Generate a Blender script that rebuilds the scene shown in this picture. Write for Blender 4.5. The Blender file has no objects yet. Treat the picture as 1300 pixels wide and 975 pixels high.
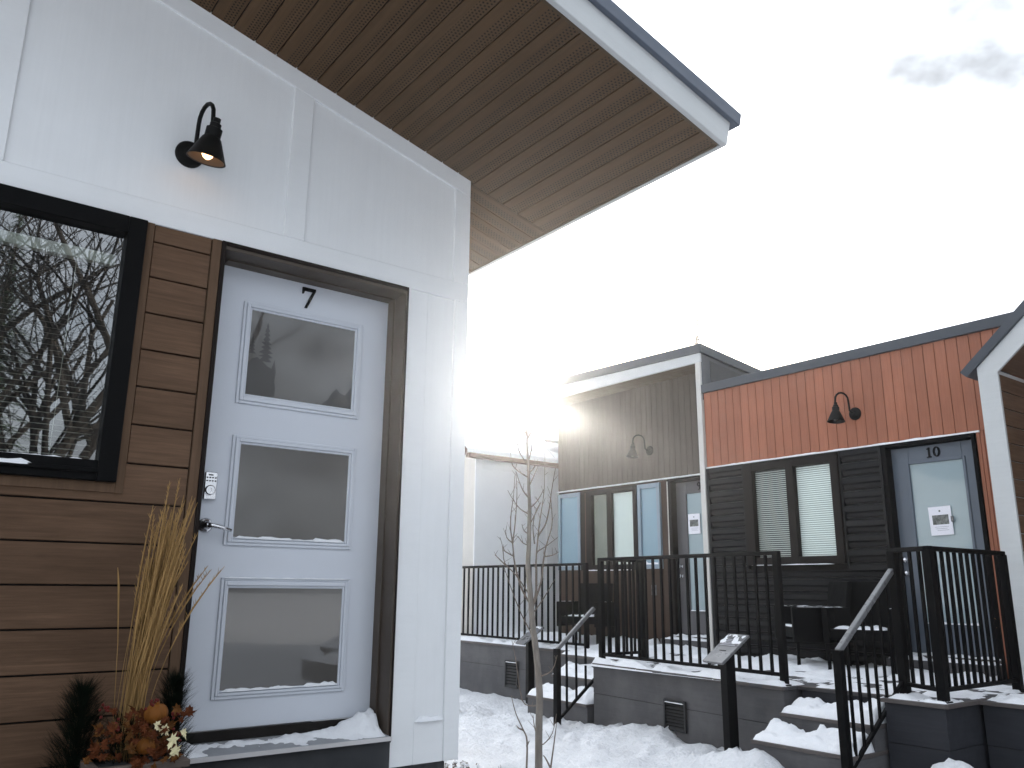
import bpy, math, random
from mathutils import Vector, Matrix, noise
R = math.radians
PI = math.pi
sc = bpy.context.scene
COL = sc.collection
H = 1.38                      # eye height over the snow; every z below is measured from the eye

# ------------------------------------------------------------------ materials
def nd(nt, t, loc=(0, 0), **kw):
    n = nt.nodes.new(t)
    for k, v in kw.items(): setattr(n, k, v)
    return n

def mat(name, base, rough=.6, spec=.3, var=.10, nscale=(3, 3, 3), streak=0., sscale=(2, 2, 40), plank=None, pvar=.12,
        bump=0., bscale=(60, 60, 60), bdist=.004, metal=0., coat=0., tint=None, tint_amt=0., tint_scale=2., ntdetail=5, rvar=.08):
    m = bpy.data.materials.new(name); m.use_nodes = True
    nt = m.node_tree; L = nt.links.new
    b = nt.nodes['Principled BSDF']
    b.inputs['Roughness'].default_value = rough
    b.inputs['Specular IOR Level'].default_value = spec
    b.inputs['Metallic'].default_value = metal
    if coat: b.inputs['Coat Weight'].default_value = coat; b.inputs['Coat Roughness'].default_value = .05
    tc = nd(nt, 'ShaderNodeTexCoord')
    def ns(scale, detail=5, rgh=.6):
        mp = nd(nt, 'ShaderNodeMapping'); mp.inputs['Scale'].default_value = scale
        L(tc.outputs['Object'], mp.inputs['Vector'])
        n = nd(nt, 'ShaderNodeTexNoise'); n.inputs['Scale'].default_value = 1; n.inputs['Detail'].default_value = detail
        n.inputs['Roughness'].default_value = rgh
        L(mp.outputs[0], n.inputs['Vector']); return n.outputs['Fac']
    def math_(op, a, b_=None, c=None):
        n = nd(nt, 'ShaderNodeMath', operation=op)
        for i, v in enumerate((a, b_, c)):
            if v is None: continue
            if isinstance(v, (int, float)): n.inputs[i].default_value = v
            else: L(v, n.inputs[i])
        return n.outputs[0]
    def mr(v, lo, hi, f0=.3, f1=.7):
        n = nd(nt, 'ShaderNodeMapRange'); n.inputs[1].default_value = f0; n.inputs[2].default_value = f1
        n.inputs[3].default_value = lo; n.inputs[4].default_value = hi; L(v, n.inputs[0]); return n.outputs[0]
    f = mr(ns(nscale, ntdetail), 1 - var, 1 + var)
    if streak:
        f = math_('MULTIPLY', f, mr(ns(sscale, 8, .65), 1 - streak, 1 + streak * .7))
    if plank:
        ax, pitch, off = plank
        sp = nd(nt, 'ShaderNodeSeparateXYZ'); L(tc.outputs['Object'], sp.inputs[0])
        k = math_('FLOOR', math_('DIVIDE', math_('ADD', sp.outputs[ax], off), pitch))
        w = nd(nt, 'ShaderNodeTexWhiteNoise', noise_dimensions='1D'); L(k, w.inputs['W'])
        f = math_('MULTIPLY', f, mr(w.outputs['Value'], 1 - pvar, 1 + pvar, 0, 1))
    mx = nd(nt, 'ShaderNodeMix', data_type='RGBA', blend_type='MULTIPLY'); mx.inputs[0].default_value = 1
    mx.inputs[6].default_value = (*base, 1)
    cb = nd(nt, 'ShaderNodeCombineColor')
    for i in range(3): L(f, cb.inputs[i])
    L(cb.outputs[0], mx.inputs[7]); out = mx.outputs[2]
    if tint:
        m2 = nd(nt, 'ShaderNodeMix', data_type='RGBA'); L(mr(ns((tint_scale,) * 3, 6), 0, tint_amt, .42, .62), m2.inputs[0])
        L(out, m2.inputs[6]); m2.inputs[7].default_value = (*tint, 1); out = m2.outputs[2]
    L(out, b.inputs['Base Color'])
    rr = mr(ns((9, 9, 9), 4), max(0, rough - rvar), min(1, rough + rvar)); L(rr, b.inputs['Roughness'])
    if bump:
        bp = nd(nt, 'ShaderNodeBump'); bp.inputs['Strength'].default_value = bump; bp.inputs['Distance'].default_value = bdist
        L(ns(bscale, 6), bp.inputs['Height']); L(bp.outputs[0], b.inputs['Normal'])
    return m

M = {}
M['white'] = mat('white_painted_panel', (.80, .81, .82), .55, var=.025, streak=.02, sscale=(60, 60, 2), bump=.12, bscale=(90, 90, 4), bdist=.002)
M['white_trim'] = mat('white_painted_trim', (.80, .81, .82), .5, var=.03, streak=.015, sscale=(3, 60, 60), bump=.1, bscale=(40, 40, 40), bdist=.002)
M['siding'] = mat('brown_wood_siding', (.132, .079, .050), .75, .08, var=.16, nscale=(2, 2, 6), streak=.32, sscale=(3, 3, 55), plank=(2, .1575, -1.414 + .1575 * 40), pvar=.10, bump=.35, bscale=(6, 6, 120))
M['siding_trim'] = mat('brown_wood_trim', (.120, .074, .047), .75, .08, var=.12, streak=.2, sscale=(60, 60, 3), bump=.2, bscale=(90, 90, 5))
M['gap'] = mat('dark_gap', (.012, .010, .009), .9, var=0)
M['bright'] = mat('bright_white_panel', (.90, .91, .92), .55, var=.02)
M['door'] = mat('pale_grey_door_paint', (.61, .635, .69), .38, .4, var=.03, nscale=(1.5, 1.5, 1.5))
M['bronze'] = mat('dark_bronze_frame', (.066, .050, .039), .45, .3, var=.08, bump=.05)
M['framefront'] = mat('dark_brown_door_casing', (.014, .010, .009), .5, .06, var=.1)
M['black'] = mat('black_painted_metal', (.005, .005, .0055), .5, .05, var=.1, bump=.05)
M['lampblack'] = mat('black_lamp_enamel', (.005, .005, .005), .5, .12, var=.1)
M['lampinside'] = mat('lamp_inside_enamel', (.09, .065, .045), .5, .3, var=.05)
M['chrome'] = mat('satin_chrome', (.72, .72, .74), .22, metal=1, var=.03)
M['doorglass'] = mat('frosted_door_glass', (.080, .074, .068), .025, 1.0, rvar=.02, var=.03, nscale=(2, 2, 2))
M['silhouette'] = mat('pane_silhouette', (.050, .047, .045), .06, .5, var=.05)
M['soffit'] = None
M['soffit_trim'] = mat('brown_soffit_trim', (.090, .059, .036), .55, .12, var=.08)
M['fascia'] = mat('light_grey_fascia', (.52, .53, .53), .45, var=.04, streak=.04, sscale=(3, 50, 50), bump=.08)
M['flash'] = mat('slate_blue_metal_flashing', (.075, .092, .125), .4, .4, var=.06)
M['cap'] = mat('charcoal_metal_cap', (.045, .052, .064), .45, .4, var=.06)
M['orange'] = mat('orange_cedar_siding', (.325, .122, .070), .6, var=.08, nscale=(3, 3, 2), streak=.16, sscale=(70, 70, 2.5), plank=(0, .115, 20.0), pvar=.10, bump=.25, bscale=(90, 90, 4))
M['taupe'] = mat('taupe_brown_siding', (.112, .093, .078), .65, .12, var=.08, nscale=(3, 3, 2), streak=.12, sscale=(70, 70, 2.5), plank=(0, .105, 20.0), pvar=.08, bump=.2, bscale=(90, 90, 4))
M['brownwall'] = mat('dark_brown_panel', (.050, .028, .018), .55, var=.1)
M['ribbed'] = mat('black_ribbed_metal', (.008, .0078, .009), .36, .16, var=.12, nscale=(1, 4, 4), bump=.05)
M['frame'] = mat('brown_black_window_frame', (.014, .011, .010), .5, .1, var=.1)
M['blue'] = mat('pale_blue_frosted_panel', (.235, .345, .41), .16, .5, var=.05, nscale=(1, 1, 1.5))
M['blueframe'] = mat('blue_grey_panel_frame', (.23, .285, .335), .4, .4, var=.05)
M['greydoor'] = mat('slate_grey_door_paint', (.105, .125, .155), .4, .4, var=.05)
M['taupedoor'] = mat('taupe_grey_door_paint', (.10, .095, .10), .45, .4, var=.05)
M['mint'] = mat('frosted_mint_glass', (.31, .385, .41), .04, .5, rvar=.03, var=.06, nscale=(1.2, 1.2, 2.0))
M['blind'] = mat('white_blind_slat', (.84, .87, .85), .5, var=.03)
M['blindgrey'] = mat('grey_green_blind_slat', (.42, .44, .41), .5, var=.05)
M['blindbeige'] = mat('beige_blind_slat', (.62, .60, .52), .5, var=.05)
M['deck'] = mat('grey_composite_deck', (.088, .086, .090), .65, .15, var=.08, nscale=(2, 2, 2), streak=.10, sscale=(3, 3, 60), bump=.2, bscale=(4, 4, 100), tint=(.16, .155, .155), tint_amt=.35, tint_scale=3)
M['deckdark'] = mat('charcoal_composite_deck', (.034, .035, .041), .6, .12, var=.1, nscale=(2, 2, 2), streak=.12, sscale=(3, 3, 60), bump=.2, bscale=(4, 4, 100))
M['decklip'] = mat('brown_grey_deck_edge', (.095, .082, .078), .6, var=.1, streak=.12, sscale=(3, 40, 40), bump=.15)
M['plinth'] = mat('dark_grey_base_board', (.035, .037, .041), .6, var=.12, tint=(.07, .07, .075), tint_amt=.4, bump=.15)
M['snow'] = mat('snow', (.88, .89, .92), .6, .2, var=.03, nscale=(4, 4, 4), bump=.55, bscale=(28, 28, 28), bdist=.02)
M['trodden'] = mat('trodden_snow', (.86, .87, .90), .6, .2, var=.04, nscale=(2, 2, 2), bump=.9, bscale=(22, 22, 22), bdist=.045, tint=(.52, .52, .54), tint_amt=.28, tint_scale=1.3)
M['bark'] = mat('grey_brown_bark', (.20, .18, .16), .8, var=.25, nscale=(30, 30, 8), bump=.4, bscale=(60, 60, 20))
M['twig'] = mat('brown_twig', (.185, .15, .125), .8, var=.2, nscale=(30, 30, 30))
M['darkbark'] = mat('dark_tree_bark', (.032, .029, .027), .85, var=.3, nscale=(6, 6, 2))
M['needle'] = mat('conifer_needles', (.030, .050, .028), .75, var=.45, nscale=(3, 3, 3))
M['cedar'] = mat('dark_cedar_sprig', (.006, .010, .006), .8, .05, var=.4, nscale=(20, 20, 20))
M['straw'] = mat('dry_straw_grass', (.33, .20, .08), .85, .05, var=.3, nscale=(40, 40, 6))
M['pumpkin'] = mat('orange_gourd', (.19, .066, .010), .6, .2, var=.2, nscale=(12, 12, 3))
M['rust'] = mat('rust_autumn_leaf', (.085, .024, .008), .7, .1, var=.5, nscale=(25, 25, 25))
M['gold'] = mat('gold_autumn_leaf', (.12, .048, .013), .7, .1, var=.4, nscale=(25, 25, 25))
M['cream'] = mat('cream_painted_leaf', (.70, .62, .38), .5, var=.15, nscale=(30, 30, 30))
M['berry'] = mat('red_berry', (.11, .014, .010), .4, .2, var=.25, nscale=(40, 40, 40))
M['greywood'] = mat('weathered_planter_wood', (.13, .10, .085), .75, var=.2, streak=.25, sscale=(3, 40, 40), bump=.3)
M['stone'] = mat('brown_stone', (.16, .125, .095), .8, var=.3, nscale=(14, 14, 14), bump=.5, bscale=(50, 50, 50))
M['paper'] = mat('white_paper', (.82, .81, .86), .7, var=.02)
M['ink'] = mat('grey_print', (.16, .165, .155), .7, var=.7, nscale=(28, 28, 28), ntdetail=2)
M['inktext'] = mat('grey_text_print', (.42, .42, .46), .7, var=.1)
M['plate'] = mat('grey_sign_plate', (.135, .135, .14), .3, .5, var=.08)
M['platetext'] = mat('dark_sign_print', (.035, .035, .04), .35, .5, var=.4, nscale=(30, 30, 30))
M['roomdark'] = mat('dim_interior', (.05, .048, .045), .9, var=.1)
M['rockgrey'] = mat('grey_vent', (.022, .022, .023), .45, .3, var=.1)
M['roofsnow'] = mat('roof_snow', (.86, .88, .91), .5, .25, var=.03, bump=.4, bscale=(10, 10, 10), bdist=.03)
M['shutterwall'] = mat('cream_trim_board', (.55, .53, .50), .55, var=.05)

def soffit_mat():
    m = mat('brown_vented_soffit', (.108, .065, .036), .6, .08, var=.08, nscale=(2, 2, 2), streak=.22, sscale=(45, 2.2, 2), plank=(0, .111, .111 * 60 - .576), pvar=.07)
    nt = m.node_tree; L = nt.links.new; b = nt.nodes['Principled BSDF']
    src = b.inputs['Base Color'].links[0].from_socket
    tc = nd(nt, 'ShaderNodeTexCoord'); sp = nd(nt, 'ShaderNodeSeparateXYZ'); L(tc.outputs['Object'], sp.inputs[0])
    def mt(op, a, b_=0.):
        n = nd(nt, 'ShaderNodeMath', operation=op)
        for i, v in enumerate((a, b_)):
            if isinstance(v, (int, float)): n.inputs[i].default_value = v
            else: L(v, n.inputs[i])
        return n.outputs[0]
    P = .0150
    x = mt('ADD', sp.outputs[0], .111 * 60 - .576); y = mt('ADD', sp.outputs[1], 40.)
    fx = mt('FRACT', mt('DIVIDE', x, .111))
    half = mt('MULTIPLY', mt('GREATER_THAN', fx, .45), mt('LESS_THAN', fx, .93))
    cx = mt('DIVIDE', x, P); cy = mt('ADD', mt('DIVIDE', y, P * 1.35), mt('MULTIPLY', mt('MODULO', mt('FLOOR', cx), 2.), .5))
    dx = mt('SUBTRACT', mt('FRACT', cx), .5); dy = mt('MULTIPLY', mt('SUBTRACT', mt('FRACT', cy), .5), 1.35)
    d = mt('SQRT', mt('ADD', mt('MULTIPLY', dx, dx), mt('MULTIPLY', dy, dy)))
    hole = mt('MULTIPLY', mt('LESS_THAN', d, .31), half)
    mx = nd(nt, 'ShaderNodeMix', data_type='RGBA'); L(hole, mx.inputs[0]); L(src, mx.inputs[6]); mx.inputs[7].default_value = (.012, .009, .007, 1)
    L(mx.outputs[2], b.inputs['Base Color'])
    return m
M['soffit'] = soffit_mat()

def glass_mat(name, ior, tint, ripple=.008):
    m = bpy.data.materials.new(name); m.use_nodes = True; nt = m.node_tree; nt.nodes.clear()
    o = nd(nt, 'ShaderNodeOutputMaterial'); g = nd(nt, 'ShaderNodeBsdfGlossy'); g.inputs['Roughness'].default_value = .01
    t = nd(nt, 'ShaderNodeBsdfTransparent'); t.inputs[0].default_value = (*tint, 1)
    lw = nd(nt, 'ShaderNodeLayerWeight'); lw.inputs['Blend'].default_value = .5
    pw_ = nd(nt, 'ShaderNodeMath', operation='POWER'); nt.links.new(lw.outputs['Facing'], pw_.inputs[0]); pw_.inputs[1].default_value = 4
    fr = nd(nt, 'ShaderNodeMath', operation='MULTIPLY_ADD'); nt.links.new(pw_.outputs[0], fr.inputs[0]); fr.inputs[1].default_value = 1 - ior; fr.inputs[2].default_value = ior
    tc = nd(nt, 'ShaderNodeTexCoord'); n = nd(nt, 'ShaderNodeTexNoise'); n.inputs['Scale'].default_value = 2.2
    nt.links.new(tc.outputs['Object'], n.inputs['Vector'])
    bp = nd(nt, 'ShaderNodeBump'); bp.inputs['Strength'].default_value = ripple; bp.inputs['Distance'].default_value = .02
    nt.links.new(n.outputs['Fac'], bp.inputs['Height']); nt.links.new(bp.outputs[0], g.inputs['Normal'])
    mx = nd(nt, 'ShaderNodeMixShader'); L = nt.links.new
    L(fr.outputs[0], mx.inputs[0]); L(t.outputs[0], mx.inputs[1]); L(g.outputs[0], mx.inputs[2]); L(mx.outputs[0], o.inputs[0])
    return m
M['glass'] = glass_mat('window_glass', .27, (.70, .75, .75))
M['glass2'] = glass_mat('pale_window_glass', .05, (.90, .94, .92), .0)

def emis(name, c, s):
    m = bpy.data.materials.new(name); m.use_nodes = True; b = m.node_tree.nodes['Principled BSDF']
    b.inputs['Base Color'].default_value = (*c, 1); b.inputs['Emission Color'].default_value = (*c, 1); b.inputs['Emission Strength'].default_value = s
    return m
M['bulb'] = emis('warm_bulb', (1., .58, .26), 2.0)

# ------------------------------------------------------------------ frames, things and mesh building
FR = {'W': ((0, 0), 0.), 'A': ((-1.2457, 3.4755), .647517), 'C': ((4.2162, 8.2332), -.919789), 'E': ((-.58, 13.5), .647517)}
def frame_mat(f):
    (x, y), r = FR[f]; return Matrix.Translation((x, y, H)) @ Matrix.Rotation(r, 4, 'Z')
ORG = {}
def thing(name, label, cat, f, org, group=None, kind=None):
    o = bpy.data.objects.new(name, None); COL.objects.link(o); o.empty_display_size = .1
    o.matrix_world = frame_mat(f) @ Matrix.Translation(org)
    ORG[o] = (f, Vector(org)); tag(o, label, cat, group, kind); return o
def tag(o, label=None, cat=None, group=None, kind=None):
    if label: o['label'] = label
    if cat: o['category'] = cat
    if group: o['group'] = group
    if kind: o['kind'] = kind
    return o

class MB:
    def __init__(s): s.v = []; s.f = []
    def add(s, vs, fs):
        n = len(s.v); s.v += [tuple(v) for v in vs]; s.f += [tuple(i + n for i in f) for f in fs]; return s
    def box(s, x0, x1, y0, y1, z0, z1):
        return s.add([(x0, y0, z0), (x1, y0, z0), (x1, y1, z0), (x0, y1, z0), (x0, y0, z1), (x1, y0, z1), (x1, y1, z1), (x0, y1, z1)],
                     [(3, 2, 1, 0), (4, 5, 6, 7), (0, 1, 5, 4), (1, 2, 6, 5), (2, 3, 7, 6), (3, 0, 4, 7)])
    def sheet(s, x0, x1, y, z0, z1):
        return s.add([(x0, y, z0), (x1, y, z0), (x1, y, z1), (x0, y, z1)], [(0, 1, 2, 3)])
    def prism_xz(s, poly, y0, y1):      # poly counter-clockwise seen from -y
        n = len(poly); a = [(x, y0, z) for x, z in poly]; b = [(x, y1, z) for x, z in poly]
        return s.add(a + b, [tuple(range(n)), tuple(range(2 * n - 1, n - 1, -1))] + [(i, i + n, (i + 1) % n + n, (i + 1) % n) for i in range(n)])
    def prism_yz(s, poly, x0, x1):
        n = len(poly); a = [(x0, y, z) for y, z in poly]; b = [(x1, y, z) for y, z in poly]
        return s.add(a + b, [tuple(range(n)), tuple(range(2 * n - 1, n - 1, -1))] + [(i, i + n, (i + 1) % n + n, (i + 1) % n) for i in range(n)])
    def prism_xy(s, poly, z0, z1):
        n = len(poly); a = [(x, y, z0) for x, y in poly]; b = [(x, y, z1) for x, y in poly]
        return s.add(a + b, [tuple(range(n - 1, -1, -1)), tuple(range(n, 2 * n))] + [(i, (i + 1) % n, (i + 1) % n + n, i + n) for i in range(n)])
    def tube(s, pts, rad, k=8, cap=True):
        pts = [Vector(p) for p in pts]; n = len(pts)
        if not hasattr(rad, '__len__'): rad = [rad] * n
        rings = []; ref = None
        for i, p in enumerate(pts):
            t = (pts[min(i + 1, n - 1)] - pts[max(i - 1, 0)])
            if t.length < 1e-9: t = Vector((0, 0, 1))
            t.normalize()
            if ref is None: ref = Vector((1, 0, 0)) if abs(t.x) < .8 else Vector((0, 1, 0))
            a = (ref - t * ref.dot(t)).normalized(); b = t.cross(a); ref = a
            rings += [p + (a * math.cos(2 * PI * j / k) + b * math.sin(2 * PI * j / k)) * rad[i] for j in range(k)]
        fs = [(i * k + j, i * k + (j + 1) % k, (i + 1) * k + (j + 1) % k, (i + 1) * k + j) for i in range(n - 1) for j in range(k)]
        if cap: fs += [tuple(range(k - 1, -1, -1)), tuple((n - 1) * k + j for j in range(k))]
        return s.add(rings, fs)
    def bar(s, p, q, w, d=None):        # square bar between two points; w across, d the other way
        p, q = Vector(p), Vector(q); t = (q - p).normalized(); d = d or w
        up = Vector((0, 0, 1)) if abs(t.z) < .95 else Vector((1, 0, 0))
        a = t.cross(up).normalized() * w / 2; b = a.cross(t).normalized() * d / 2
        vs = [p - a - b, p + a - b, p + a + b, p - a + b, q - a - b, q + a - b, q + a + b, q - a + b]
        return s.add(vs, [(0, 1, 2, 3), (7, 6, 5, 4), (0, 4, 5, 1), (1, 5, 6, 2), (2, 6, 7, 3), (3, 7, 4, 0)])
    def lathe(s, prof, c, axis=(0, 0, 1), k=24):
        ax = Vector(axis).normalized(); a = Vector((1, 0, 0)) if abs(ax.x) < .8 else Vector((0, 1, 0))
        a = (a - ax * a.dot(ax)).normalized(); b = ax.cross(a); c = Vector(c); n = len(prof)
        vs = [c + ax * h + (a * math.cos(2 * PI * j / k) + b * math.sin(2 * PI * j / k)) * r for r, h in prof for j in range(k)]
        return s.add(vs, [(i * k + j, i * k + (j + 1) % k, (i + 1) * k + (j + 1) % k, (i + 1) * k + j) for i in range(n - 1) for j in range(k)])
    def blob(s, c, r, k=10, seed=0, amp=.0):
        c = Vector(c); r = (r, r, r) if not hasattr(r, '__len__') else r; vs = []; m = k // 2
        for i in range(m + 1):
            th = PI * i / m
            for j in range(k):
                ph = 2 * PI * j / k; d = Vector((math.sin(th) * math.cos(ph), math.sin(th) * math.sin(ph), math.cos(th)))
                q = 1 + amp * noise.noise(d * 2.2 + Vector((seed, seed * 1.7, 0)))
                vs.append(c + Vector((d.x * r[0], d.y * r[1], d.z * r[2])) * q)
        return s.add(vs, [(i * k + j, (i + 1) * k + j, (i + 1) * k + (j + 1) % k, i * k + (j + 1) % k) for i in range(m) for j in range(k)])
    def rot(s, i0, c, ang, axis='Z'):
        m = Matrix.Translation(c) @ Matrix.Rotation(ang, 4, axis) @ Matrix.Translation(-Vector(c))
        s.v = s.v[:i0] + [tuple(m @ Vector(v)) for v in s.v[i0:]]; return s
    def build(s, name, m, parent=None, f='W', smooth=False, bevel=0., label=None):
        root = parent
        while root is not None and root.parent is not None: root = root.parent
        org = ORG[root][1] if root is not None else Vector((0, 0, 0))
        me = bpy.data.meshes.new(name); me.from_pydata([tuple(Vector(v) - org) for v in s.v], [], s.f); me.update()
        import bmesh
        bm = bmesh.new(); bm.from_mesh(me); bmesh.ops.recalc_face_normals(bm, faces=bm.faces); bm.to_mesh(me); bm.free()
        me.materials.append(m)
        o = bpy.data.objects.new(name, me); COL.objects.link(o)
        if smooth: me.polygons.foreach_set('use_smooth', [True] * len(me.polygons))
        if root is not None: o.parent = parent
        else: o.matrix_world = frame_mat(f)
        if bevel:
            b = o.modifiers.new('bevel', 'BEVEL'); b.width = bevel; b.segments = 1 if bevel < .004 else 2; b.limit_method = 'ANGLE'; b.angle_limit = R(40)
        if label: o['label'] = label
        return o
def B(*a): return MB().box(*a)
def fbm(x, y, z=0., o=4): return noise.fractal(Vector((x, y, z)), 1.0, 2.0, o)
def sst(a, b, x):
    t = min(1, max(0, (x - a) / (b - a))); return t * t * (3 - 2 * t)

def snow_sheet(x0, x1, y0, y1, z, thick=.03, amp=.03, seed=0, res=.03, freq=5., edge=.05, cut=0., bank=None):
    """lumpy snow lying on a level surface; where the noise runs low the sheet dips under the boards and they show"""
    nx = max(3, int((x1 - x0) / res)); ny = max(3, int((y1 - y0) / res)); mb = MB(); vs = []
    for j in range(ny + 1):
        for i in range(nx + 1):
            x = x0 + (x1 - x0) * i / nx; y = y0 + (y1 - y0) * j / ny
            e = min(1, min(x - x0, x1 - x, y - y0, y1 - y) / edge + .0)
            h = thick * (1 - cut) + amp * fbm(x * freq + seed * 7.3, y * freq - seed * 3.1, seed) + amp * .4 * fbm(x * freq * 4, y * freq * 4, seed + 9.)
            if bank: h += bank(x, y)
            h = h * sst(0, 1, e) - .008 * (1 - sst(0, .4, e))
            vs.append((x, y, z + max(h, -.01)))
    w = nx + 1
    return mb.add(vs, [(j * w + i, j * w + i + 1, (j + 1) * w + i + 1, (j + 1) * w + i) for j in range(ny) for i in range(nx)])
def snow_ridge(p, q, w=.035, h=.03, seed=0, res=.02, freq=9., gap=-.9):
    """a loose ridge of snow along a ledge from p to q"""
    p, q = Vector(p), Vector(q); n = max(4, int((q - p).length / res)); t = (q - p).normalized(); s = Vector((-t.y, t.x, 0)).normalized(); mb = MB(); vs = []
    prof = [(-1, -.15), (-.8, .45), (-.3, .95), (.3, 1), (.8, .5), (1, -.15)]
    for i in range(n + 1):
        c = p + (q - p) * i / n; k = .62 + .75 * fbm(i * res * freq + seed * 5, seed, 0) + .25 * fbm(i * res * freq * 4, seed + 4., 0)
        k = max(0., k) if k > gap else 0.
        k *= sst(0, .06, i / n) * sst(0, .06, 1 - i / n)
        for a, b in prof: vs.append(c + s * (w * a * (.6 + .4 * min(1, k))) + Vector((0, 0, h * k * b - .004)))
    m = len(prof)
    return mb.add(vs, [(i * m + j, i * m + j + 1, (i + 1) * m + j + 1, (i + 1) * m + j) for i in range(n) for j in range(m - 1)])

# ------------------------------------------------------------------ ground
def c_frame(x, y):
    dx, dy = x - FR['C'][0][0], y - FR['C'][0][1]; c, s = math.cos(FR['C'][1]), math.sin(FR['C'][1])
    return dx * c + dy * s, -dx * s + dy * c
def ground_h(x, y):
    u, v = c_frame(x, y); r = math.hypot(x, y)
    h = .035 * fbm(x * .9, y * .9, 1.) + .018 * fbm(x * 3.1, y * 3.1, 4.) + .016 * fbm(x * 8, y * 8, 7.)
    d = -2.28 - v                                     # metres in front of the deck line
    if -8 < u < 4:
        h += .13 * sst(.75, .05, d) * sst(-.6, 0., d) * (.65 + .8 * fbm(u * 1.7, v * 1.5, 3.)) * (.35 + .65 * sst(-3.2, -1.2, u))
        h += .15 * math.exp(-((u + .35) ** 2 / .10 + (v + 2.75) ** 2 / .05)) + .24 * math.exp(-((u - 1.1) ** 2 / .08 + (v + 2.45) ** 2 / .04))
        h += .05 * math.exp(-((u + .85) ** 2 / .2 + (v + 2.6) ** 2 / .06))
    h += .06 * sst(-3.4, -5.5, u) * sst(-2.2, -.9, v) * 0
    if -8 < u < 4 and -.2 < d < 2.2: h += .075 * max(0, fbm(x * 5.5, y * 5.5, 12.) - .12) * sst(2.2, .3, d) + .05 * max(0, fbm(x * 9, y * 9, 15.) - .1) * sst(1.4, .2, d)
    h -= .07 * sst(-3.0, -4.6, u)
    return h - .02
def build_ground():
    mb = MB(); N = 300; vs = []
    def mp(t, c): return c + math.sinh(t * 4.6) / math.sinh(4.6) * 150
    xs = [mp(-1 + 2 * i / N, .9) for i in range(N + 1)]; ys = [mp(-1 + 2 * i / N, 7.6) for i in range(N + 1)]
    # finer middle
    xs = sorted(set([x for x in xs if abs(x - .9) > 3.6] + [.9 - 3.6 + .045 * i for i in range(161)]))
    ys = sorted(set([y for y in ys if abs(y - 8.) > 3.6] + [8. - 3.6 + .045 * i for i in range(161)]))
    for y in ys:
        for x in xs: vs.append((x, y, -H + ground_h(x, y) * (1 if math.hypot(x, y) < 60 else .3)))
    w = len(xs)
    mb.add(vs, [(j * w + i, j * w + i + 1, (j + 1) * w + i + 1, (j + 1) * w + i) for j in range(len(ys) - 1) for i in range(w - 1)])
    o = mb.build('snow_ground', M['trodden'], None, 'W', smooth=True); tag(o, 'trodden white snow covering the yard between the houses', kind='structure')
build_ground()

# ------------------------------------------------------------------ the white house with door 7 (frame A: x right along the front, y inward)
SL = math.tan(R(14.42)); CW = 1.262
def wt(u): return 2.214 + (CW - u) * SL
h7 = thing('house', 'white panelled house with brown plank siding, wide brown eaves and pale door 7', 'house', 'A', (0, 0, -H))
wl = MB(); LFT = -3.6
wl.prism_xz([(LFT, 1.50), (CW - .004, 1.50), (CW - .004, wt(CW)), (LFT, wt(LFT))], .012, .14)
wl.box(.884, CW - .004, .012, .14, -.79, 1.50)
wl.build('wall_panel', M['white'], h7, bevel=.002)
tr = MB()
tr.box(LFT, CW, 0, .02, 1.494, 1.597)
def slope_band(u0, u1, t, y0=0, y1=.02): tr.prism_xz([(u0, wt(u0) - t), (u1, wt(u1) - t), (u1, wt(u1) + .03), (u0, wt(u0) + .03)], y0, y1)
slope_band(LFT, CW, .098)
for a, b in ((.211, .314), (-1.035, -.925), (-2.2, -2.09)):
    tr.prism_xz([(a, 1.597), (b, 1.597), (b, wt(b) - .098), (a, wt(a) - .098)], -.0005, .02)
tr.prism_xz([(1.162, 1.597), (CW, 1.597), (CW, wt(CW) - .098), (1.162, wt(1.162) - .098)], -.0005, .02)
tr.box(1.176, CW, 0, .02, -.79, 1.494)
tr.box(.889, 1.012, .004, .02, -.79, 1.494)
tr.box(1.012, 1.176, .004, .02, -.79, -.60)
tr.build('trim_board', M['white_trim'], h7, bevel=.003)
B(CW - .10, CW - .005, .14, 4.2, -.79, wt(CW)).build('side_wall', M['white'], h7)
B(LFT, CW - .04, .06, 4.2, -H - .05, -.79).build('base_board', M['plinth'], h7)
sn = snow_ridge((1.02, .004, -.60), (1.17, .004, -.60), .018, .03, 3, freq=4); sn.build('snow_ledge', M['snow'], h7, smooth=True)
# plank siding
pk = MB(); bk = B(-.46, -.07, .021, .14, -.80, 1.494).box(-3.6, -1.62, .021, .14, -.80, 1.494).box(-1.62, -.46, .021, .14, -.80, .465).box(-1.62, -.46, .021, .14, 1.416, 1.494)
zs = [1.494] + [1.414 - .1575 * k for k in range(15)]
for z1, z0 in zip(zs, zs[1:]):
    for (a, b) in ((-.352, -.110),) if z0 > .33 else ((LFT, -.110),):
        pk.box(a + .002, b - .002, 0, .03, z0 + .0035, z1 - .0035)
    if z0 > .33: pk.box(LFT, -1.72, 0, .03, z0 + .0035, z1 - .0035)
pk.build('plank_siding', M['siding'], h7, bevel=.002)
bk.build('siding_backing', M['gap'], h7)
st = MB(); st.box(-.108, -.069, -.007, .03, -.80, 1.493); st.box(-.384, -.353, -.006, .03, .345, 1.493); st.box(-1.72, -.384, -.006, .03, .347, .384)
st.build('siding_trim', M['siding_trim'], h7, bevel=.002)
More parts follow.
